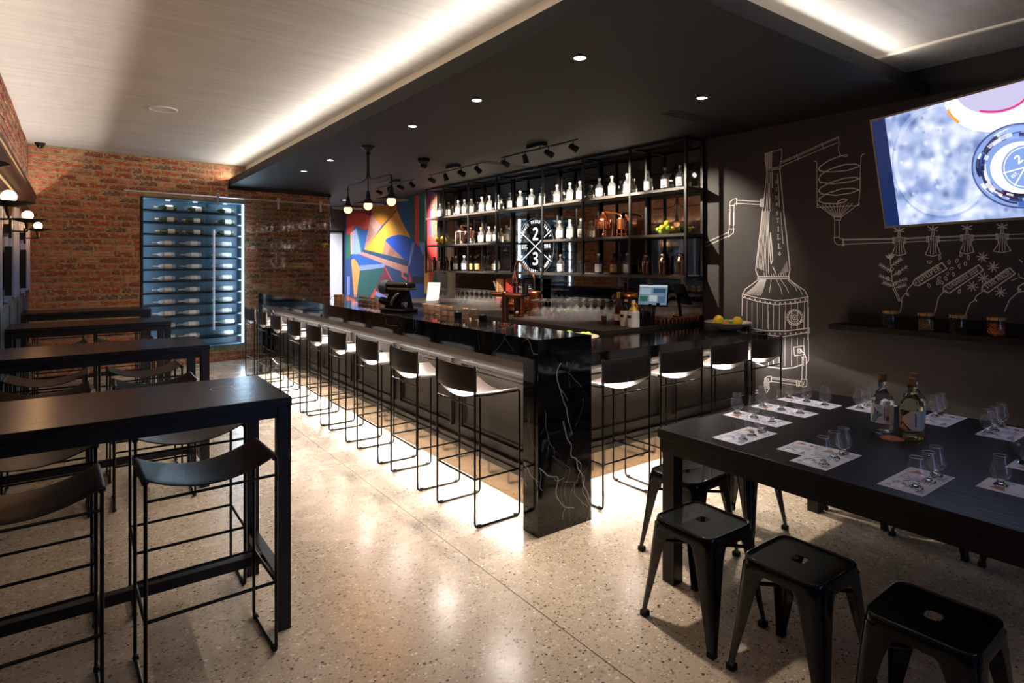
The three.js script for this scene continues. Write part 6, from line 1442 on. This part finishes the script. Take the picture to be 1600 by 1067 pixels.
// ---------------------------------------------------------------- things on the bar and the counters
const TY = BAR.y;
{ // small cork lidded jars
  const j = thing('cork_jar', '', 'jar');
  part('jar_glass', [lathe([[0, 0.001], [0.026, 0.001], [0.028, 0.004], [0.028, 0.055], [0.022, 0.062]], 20)], M.glass, j);
  part('contents', [cyl(0.0255, 0.0255, 0.034, 0, 0.004, 0, 18)], M.cork, j, 'brown dried botanicals'); part('cork_lid', [cyl(0.021, 0.0235, 0.02, 0, 0.06, 0, 20)], M.woodLid, j, 'pale cork lid');
  fresh.add(j);
  [-6.1, -5.99, -5.88, -5.77, -5.66, -5.55, -5.44].forEach((z, i) => place(j, [2.47, TY, z], 0, `small cork lidded jar on the bar past the black machine, ${ORD[i]} from the far end`, 'cork jars past the machine'));
  [-4.66, -4.55, -4.44, -4.33, -4.22, -3.99, -3.86].forEach((z, i) => place(j, [2.48, TY, z], 0, `small cork lidded jar on the bar near the copper tap, ${ORD[i]} from the machine`, 'cork jars near the tap'));
  const d = thing('jigger_pot', '', 'pot'); part('pot_body', [lathe([[0, 0.001], [0.03, 0.001], [0.034, 0.01], [0.03, 0.04], [0.034, 0.045], [0.03, 0.043], [0.02, 0.012]], 20)], M.blackMetal, d); part('pot_knob', [ball(0.01, 0, 0.05, 0), cyl(0.03, 0.012, 0.012, 0, 0.038, 0)], M.blackMetal, d); fresh.add(d);
  [-4.1, -3.74].forEach((z, i) => place(d, [2.48, TY, z], 0, `small black lidded pot among the cork jars, ${i ? 'nearest the tap' : 'after the fifth jar'}`, 'black pots'));
  const g = thing('glass_tumbler', '', 'glass'); part('tumbler_glass', [lathe([[0, 0.004], [0.03, 0.004], [0.036, 0.09], [0.037, 0.09], [0.032, 0.001], [0, 0.001]], 24)], M.glass, g); fresh.add(g);
  [[2.36, -6.3], [2.46, -6.3], [2.41, -6.42]].forEach(([x, z]) => place(g, [x, TY, z], 0, 'clear tumbler in the small cluster at the far end of the bar', 'tumblers at the far end of the bar'));
  const b = thing('wooden_box', 'small brown box with a lead on the far end of the bar', 'box', [2.45, TY, -6.68]); part('box_body', [rbox(0.09, 0.075, 0.09, 0.004, 0, 0.0375, 0)], M.woodLid, b); part('box_lead', [rod([[-0.045, 0.05, 0], [-0.09, 0.055, 0.01], [-0.12, 0.02, 0.03]], 0.003, 0.02, 6)], M.rubber, b);
}
{ // black bar machine with a round motor head
  const t = thing('juice_machine', 'bulky black bar machine with a grey drum on the marble bar', 'machine', [2.36, TY, -4.93], 0.25);
  part('machine_base', [rbox(0.2, 0.03, 0.3, 0.012, 0, 0.015, 0)], M.glossBlack, t);
  const sh = new THREE.Shape([[-0.13, 0.03], [0.13, 0.03], [0.075, 0.2], [-0.06, 0.2]].map(([x, y]) => new THREE.Vector2(x, y)));
  part('machine_body', [at(new THREE.ExtrudeGeometry(sh, { depth: 0.09, bevelEnabled: true, bevelSize: 0.01, bevelThickness: 0.01, bevelSegments: 2 }), -0.045, 0, 0, 0, -Math.PI / 2, 0).translate(0.09, 0, 0)], M.glossBlack, t);
  part('machine_head', [rbox(0.13, 0.065, 0.3, 0.03, 0, 0.232, 0.02)], M.glossBlack, t);
  part('head_trim', [rbox(0.136, 0.02, 0.26, 0.008, 0, 0.205, 0.04)], std({ color: 0x7a6a5a, roughness: 0.3, metalness: 0.6 }), t, 'brown metal trim band');
  part('motor_drum', [at(new THREE.CylinderGeometry(0.062, 0.062, 0.09, 28), 0, 0.215, -0.175, Math.PI / 2)], std({ color: 0x3c4c58, roughness: 0.4 }), t, 'blue grey motor drum');
  part('press_arm', [rod([[-0.07, 0.06, -0.02], [-0.075, 0.09, -0.01], [-0.075, 0.15, 0.05], [-0.07, 0.16, 0.075]], 0.013, 0.03)], M.brushed, t, 'curved metal arm');
  part('adjust_wheel', [at(new THREE.CylinderGeometry(0.055, 0.055, 0.03, 20), -0.03, 0.09, -0.165, 0.4, 0, 0)], M.blackMetal, t);
  part('cup', [cyl(0.024, 0.028, 0.06, -0.03, 0.0305, 0.11, 18)], M.steel, t);
}
{ // copper tap
  const t = thing('copper_tap', 'copper T shaped drinks tap standing on the marble bar', 'tap', [2.485, TY, -3.46]);
  part('tap_column', [rbox(0.042, 0.235, 0.042, 0.008, 0, 0.1175, 0), cyl(0.04, 0.038, 0.012, 0, 0, 0)], M.copper, t);
  part('tap_arm', [at(new THREE.CylinderGeometry(0.019, 0.019, 0.36, 22), 0, 0.21, 0.03, Math.PI / 2), ball(0.019, 0, 0.21, -0.15)], M.copper, t);
  part('tap_nozzle', [rod([[0, 0.2, 0.13], [0, 0.17, 0.14], [0, 0.14, 0.15]], 0.006, 0.01)], M.blackMetal, t, 'black nozzle'); part('tap_handle', [rod([[0, 0.21, 0.2], [0, 0.218, 0.25], [0, 0.225, 0.275]], 0.009, 0.02), rod([[0, 0.222, 0.25], [0, 0.29, 0.26]], 0.008)], M.blackMetal, t, 'black handle');
}
{ // big copper still on the back counter
  const t = thing('bar_still', 'copper still with a tall swan neck on the back counter', 'still', [4.1, BC, -5.5]);
  part('boiler', [lathe([[0, 0.001], [0.1, 0.001], [0.15, 0.03], [0.185, 0.08], [0.19, 0.12], [0.17, 0.16], [0.12, 0.185], [0.05, 0.195], [0, 0.196]], 40)], M.copper, t);
  part('column', [lathe([[0.036, 0.19], [0.036, 0.3], [0.03, 0.31], [0.04, 0.33], [0.042, 0.36], [0.034, 0.39], [0.04, 0.41], [0.026, 0.46], [0.02, 0.5]], 24)], M.rose, t);
  part('swan_neck', [rod([[0, 0.495, 0], [0, 0.57, 0.01], [0, 0.6, 0.06], [0, 0.585, 0.1], [0, 0.5, 0.2], [0, 0.46, 0.26], [0, 0.44, 0.34], [0, 0.3, 0.345], [0, 0.27, 0.345]], (u) => 0.019 - 0.01 * u, 0.05, 12)], M.rose, t);
  const c = part('condenser', [lathe([[0, 0.001], [0.075, 0.001], [0.078, 0.01], [0.078, 0.25], [0.07, 0.27], [0, 0.272]], 30).translate(0, 0, 0.345)], M.copperDark, t); part('outlet', [rod([[-0.07, 0.04, 0.345], [-0.11, 0.04, 0.345]], 0.008)], M.brass, c);
}
{ const t = thing('copper_canister', 'square copper canister beside the still on the back counter', 'canister', [3.86, BC, -5.12], 0.5); part('canister_body', [rbox(0.095, 0.25, 0.095, 0.012, 0, 0.125, 0)], M.copper, t); part('canister_lid', [rbox(0.1, 0.012, 0.1, 0.005, 0, 0.2555, 0)], M.rose, t); part('canister_knob', [ball(0.016, -0.06, 0.05, 0)], M.steel, t); }
{ // four tall bottle boxes
  const deco = (bg, fg, f) => std({ roughness: 0.6, map: tex(canvas(128, 384, (g, w, h) => { g.fillStyle = bg; g.fillRect(0, 0, w, h); f(g, w, h, fg); })) });
  const kinds = [['tall red edged bottle box with a tan ornament panel', deco('#8e2f22', '#c79a6a', (g, w, h, c) => { g.fillStyle = c; g.fillRect(14, 14, w - 28, h * 0.72); g.strokeStyle = '#3a2018'; g.lineWidth = 7; for (let k = 0; k < 5; k++) { g.beginPath(); g.arc(w / 2, 100 + k * 24, 32 - k * 3, 0, 5); g.stroke(); } }), -6.9], ['tall plain red bottle box', deco('#a3221f', '#d8685a', (g, w, h, c) => { g.strokeStyle = c; g.lineWidth = 4; for (let k = 0; k < 6; k++) { g.beginPath(); g.arc(w / 2, 80 + k * 40, 24, 0, 4); g.stroke(); } }), -6.66], ['tall black bottle box with white ornament', deco('#120f0f', '#c9c4bc', (g, w, h, c) => { g.strokeStyle = c; g.lineWidth = 8; for (let k = 0; k < 3; k++) { g.strokeRect(32, 60 + k * 60, w - 64, 44); } }), -6.44], ['tall dark navy bottle box with small lettering', deco('#141d2a', '#b9c0c8', (g, w, h, c) => { g.fillStyle = c; for (const [y, q] of [[70, 66], [90, 40], [120, 50], [190, 30]]) g.fillRect(w / 2 - q / 2, y, q, 10); }), -6.22]];
  kinds.forEach(([label, m, z]) => { const t = thing('bottle_box', `${label} against the bar mirror`, 'box', [4.88, BC, z], -0.95); part('box_carton', [new THREE.BoxGeometry(0.12, 0.36, 0.1).translate(0, 0.18, 0)], m, t); part('box_cap', [bx(-0.061, 0.061, 0.36, 0.368, -0.051, 0.051)], M.blackMetal, t); });
}
{ // stemmed glasses stored upside down in rows
  const g = thing('stem_glass', '', 'glass');
  part('bowl', [lathe([[0.033, 0.001], [0.04, 0.03], [0.042, 0.055], [0.034, 0.085], [0.012, 0.103], [0.005, 0.11]], 22)], M.stemGlass, g);
  part('stem', [lathe([[0.005, 0.108], [0.0038, 0.13], [0.0038, 0.17], [0.008, 0.188], [0.034, 0.195], [0.034, 0.1975], [0, 0.1975]], 20)], M.stemGlass, g);
  fresh.add(g);
  for (let i = 0; i < 7; i++) for (let k = 0; k < 7; k++) { if (i + k < 1) continue; place(g, [3.86 + i * 0.118, BC, -4.98 + k * 0.115 + (i % 2) * 0.03], 0, 'upturned stem glass in the rows beside the copper canister', 'stem glasses beside the still'); }
  for (let i = 0; i < 4; i++) for (let k = 0; k < 12; k++) place(g, [4.3 + i * 0.125, BC, -7.75 + k * 0.12 + (i % 2) * 0.03 - 0.03], 0, 'upturned stem glass in the far rows left of the bottle boxes', 'stem glasses in the far rows');
}
{ // bottles along the near edge of the back counter
  const sq = thing('whiskey_bottle', 'squat clear bottle of amber whiskey with white label beside the glasses', 'bottle', [4.08, BC, -4.09]);
  part('bottle_glass', [rbox(0.075, 0.1, 0.075, 0.014, 0, 0.051, 0), cyl(0.014, 0.014, 0.04, 0, 0.1, 0)], M.bottleGlass, sq); part('whiskey', [rbox(0.068, 0.07, 0.068, 0.012, 0, 0.04, 0)], std({ color: 0x5a1c0c, roughness: 0.15 }), sq); part('label', [bx(-0.039, -0.0376, 0.03, 0.085, -0.025, 0.025)], M.label, sq); part('stopper', [cyl(0.018, 0.018, 0.03, 0, 0.14, 0)], M.blackMetal, sq);
  const tall = thing('liqueur_bottle', 'tall amber liqueur bottle with a yellow cap on the back counter', 'bottle', [4.16, BC, -3.95]);
  part('bottle_glass', [lathe([[0, 0.001], [0.036, 0.001], [0.038, 0.16], [0.03, 0.19], [0.014, 0.215], [0.014, 0.26], [0, 0.26]], 22)], phy({ color: 0x8a2f14, roughness: 0.06, transmission: 0.6, thickness: 0 }), tall); part('cap', [cyl(0.016, 0.016, 0.05, 0, 0.255, 0)], M.lemon, tall); part('label', [lathe([[0.0392, 0.04], [0.0392, 0.1]], 20, Math.PI, Math.PI)], M.label, tall);
  const jug = (x, z, cap, label) => { const t = thing('ceramic_jug', label, 'bottle', [x, BC, z]); part('jug_body', [lathe([[0, 0.001], [0.052, 0.001], [0.054, 0.006], [0.054, 0.135], [0.05, 0.145]], 28)], M.ceramic, t); part('jug_neck', [lathe([[0.05, 0.145], [0.036, 0.168], [0.022, 0.185], [0.019, 0.2], [0.021, 0.225], [0, 0.226]], 26), rod([[0, 0.215, 0.018], [0, 0.21, 0.042], [0, 0.175, 0.04]], 0.006, 0.02)], cap, t, 'glazed shoulder with a small ring handle'); part('stopper', [cyl(0.015, 0.015, 0.02, 0, 0.226, 0)], M.label, t); part('print', [bx(-0.0555, -0.054, 0.085, 0.11, -0.02, 0.02)], M.blackMetal, t); };
  jug(4.1, -3.8, M.glossBlack, 'white ceramic bottle with black shoulder on the counter edge'); jug(4.08, -3.69, std({ color: 0xd9a53a, roughness: 0.35 }), 'white ceramic bottle with yellow shoulder and ring handle');
  const dk = (x, z, label) => { const t = thing('dark_bottle', label, 'bottle', [x, BC, z]); part('bottle_glass', [lathe([[0, 0.001], [0.042, 0.001], [0.045, 0.13], [0.03, 0.16], [0.016, 0.17], [0.016, 0.2], [0, 0.2]], 24)], M.darkGlass, t); part('stopper', [cyl(0.02, 0.014, 0.016, 0, 0.2, 0), lathe([[0, 0.216], [0.02, 0.22], [0.032, 0.232], [0.02, 0.244], [0, 0.248]], 20)], M.glass, t, 'round glass stopper'); };
  dk(4.22, -3.72, 'dark round bottle with glass stopper right of the yellow jug'); dk(4.34, -3.72, 'dark round bottle with glass stopper, second from the yellow jug');
  const rd = thing('round_bottle', 'round clear bottle with a red and white label behind the copper cups', 'bottle', [4.62, BC, -3.86]); part('bottle_glass', [lathe([[0, 0.001], [0.05, 0.001], [0.062, 0.03], [0.06, 0.075], [0.035, 0.11], [0.016, 0.125], [0.016, 0.16], [0, 0.16]], 28)], M.bottleGlass, rd); part('label', [lathe([[0.0632, 0.035], [0.0618, 0.07]], 16, Math.PI, Math.PI * 0.55)], std({ color: 0xb02a2e, roughness: 0.6 }), rd); part('stopper', [cyl(0.018, 0.018, 0.03, 0, 0.16, 0)], M.blackMetal, rd);
}
{ // small copper cups in rows
  const c = thing('copper_cup', '', 'cup'); part('cup_body', [lathe([[0, 0.001], [0.019, 0.001], [0.021, 0.006], [0.0235, 0.05], [0.0225, 0.05], [0.018, 0.004], [0, 0.004]], 18)], M.copper, c); part('cup_handle', [rod([[0.021, 0.04, 0], [0.032, 0.038, 0], [0.032, 0.018, 0], [0.02, 0.014, 0]], 0.0025, 0.008, 6)], M.copper, c); fresh.add(c);
  for (let k = 0; k < 11; k++) for (let i = 0; i < 2; i++) place(c, [4.42 + k * 0.056 , BC, -3.665 - i * 0.062], rr(0.8, 2.2), 'small copper cup in the rows at the end of the back counter', 'copper cups');
}
{ // point of sale screen
  const t = thing('order_screen', 'tilted touch screen on a stand at the right end of the mirror', 'screen', [4.78, BC, -4.06], -1.05);
  part('stand', [rbox(0.16, 0.015, 0.16, 0.005, 0, 0.0075, 0), rod([[0, 0.012, -0.02], [0, 0.2, -0.05], [0, 0.25, -0.03]], 0.018, 0.03)], M.blackMetal, t);
  const s = part('screen_case', [rbox(0.31, 0.24, 0.025, 0.008, 0, 0, -0.013)], M.blackMetal, t); s.position.set(0, 0.255, 0); s.rotation.x = -0.4;
  const pic = canvas(256, 192, (g, w, h) => { g.fillStyle = '#7f97ac'; g.fillRect(0, 0, w, h); g.fillStyle = '#dfe8ee'; g.fillRect(0, 0, w, 20); g.fillStyle = '#a9bccb'; g.fillRect(10, 30, 100, 60); g.fillStyle = '#39577a'; g.fillRect(130, 34, 110, 44); g.fillStyle = '#2f6f5a'; g.fillRect(10, 110, 70, 50); g.fillStyle = '#c8d4dc'; g.fillRect(96, 100, 70, 60); g.fillStyle = '#5a7690'; g.fillRect(180, 110, 60, 60); });
  part('display', [new THREE.PlaneGeometry(0.285, 0.215).translate(0, 0, 0.0003)], std({ color: 0x000000, emissive: 0xffffff, emissiveMap: tex(pic), emissiveIntensity: 0.55, roughness: 0.2 }), s, 'lit display with coloured buttons');
}
{ const t = thing('menu_stand', 'white menu card leaning in a stand at the far end of the back counter', 'menu', [4.42, BC, -8.05], -0.9); const m = part('card', [box(0.2, 0.28, 0.006)], M.white, t); m.position.set(0, 0.142, -0.02); m.rotation.x = -0.3; part('stand_foot', [rbox(0.2, 0.012, 0.12, 0.003, 0, 0.006, 0)], M.steel, t); }
// dishes of fruit on the side counter
function dish(t, R, h) { part('dish_bowl', [lathe([[0, 0.001], [R * 0.35, 0.001], [R * 0.6, h * 0.35], [R * 0.85, h * 0.75], [R, h], [R, h + 0.004], [R * 0.84, h * 0.82], [R * 0.58, h * 0.42], [0, h * 0.12]], 40)], M.bowlGrey, t); }
{
  const c = [4.79, SC, -3.2], R = 0.205, t = thing('fruit_dish', 'wide pale dish heaped with lemons and limes on the side counter by the wall', 'dish', c); dish(t, R, 0.075);
  const cone = (p, r) => { let q = Math.hypot(p.x, p.z); const lim = R - r * 1.2; if (q > lim) { p.x *= lim / q; p.z *= lim / q; q = lim; } p.y = Math.max(p.y, 0.013 + 0.19 * q + r * 1.08, 0.035 + 0.56 * (q - 0.119) + r * 1.2); };
  const rad = [0.048, 0.046, ...Array(5).fill(0.03), ...Array(9).fill(0.0265)], col = [M.lemon, M.lemon, M.limePale, M.limePale, M.lemon, M.limePale, M.orange, M.lime, M.limeDark, M.lime, M.lime, M.limeDark, M.lime, M.limeDark, M.lime, M.limePale, M.lime, M.limeDark];
  pack(rad, cone, 0.011).forEach((p, i) => { const m = col[i], n = m === M.lemon ? 'lemon' : m === M.orange ? 'orange' : 'lime', what = i < 2 ? 'large yellow lemon' : n === 'lemon' ? 'small yellow lemon' : n === 'orange' ? 'orange fruit' : m === M.limePale ? 'pale green fruit' : m === M.lime ? 'green lime' : 'dark green lime'; const f = fruit(n, citrus(rad[i] * 0.93, 0.25), m, [c[0] + p.x, c[1] + p.y, c[2] + p.z], `${what} in the wide dish by the chalk wall`, 'fruit in the wide dish'); });
}
{
  const c = [2.9, SC, -3.22], R = 0.2, t = thing('fruit_dish', 'pale shallow dish of limes behind the marble post', 'dish', c); dish(t, R, 0.085);
  const cone = (p, r) => { let q = Math.hypot(p.x, p.z); const lim = R * 0.78 - r; if (q > lim) { p.x *= lim / q; p.z *= lim / q; q = lim; } p.y = Math.max(p.y, 0.015 + 0.22 * q + r * 1.08, 0.041 + 0.66 * (q - 0.116) + r * 1.25); };
  pack(Array(14).fill(0.033), cone, 0.011).forEach((p, i) => fruit('lime', citrus(0.0308, 0.25), i % 3 ? M.limePale : M.lime, [c[0] + p.x, c[1] + p.y, c[2] + p.z], `${i % 3 ? 'pale green' : 'green'} lime in the dish behind the marble post`, 'limes behind the marble post'));
}
// ---------------------------------------------------------------- shadows, hand over
scene.traverse((o) => { if (o.isMesh) { o.castShadow = true; o.receiveShadow = true; } });
renderer.render(scene, camera);
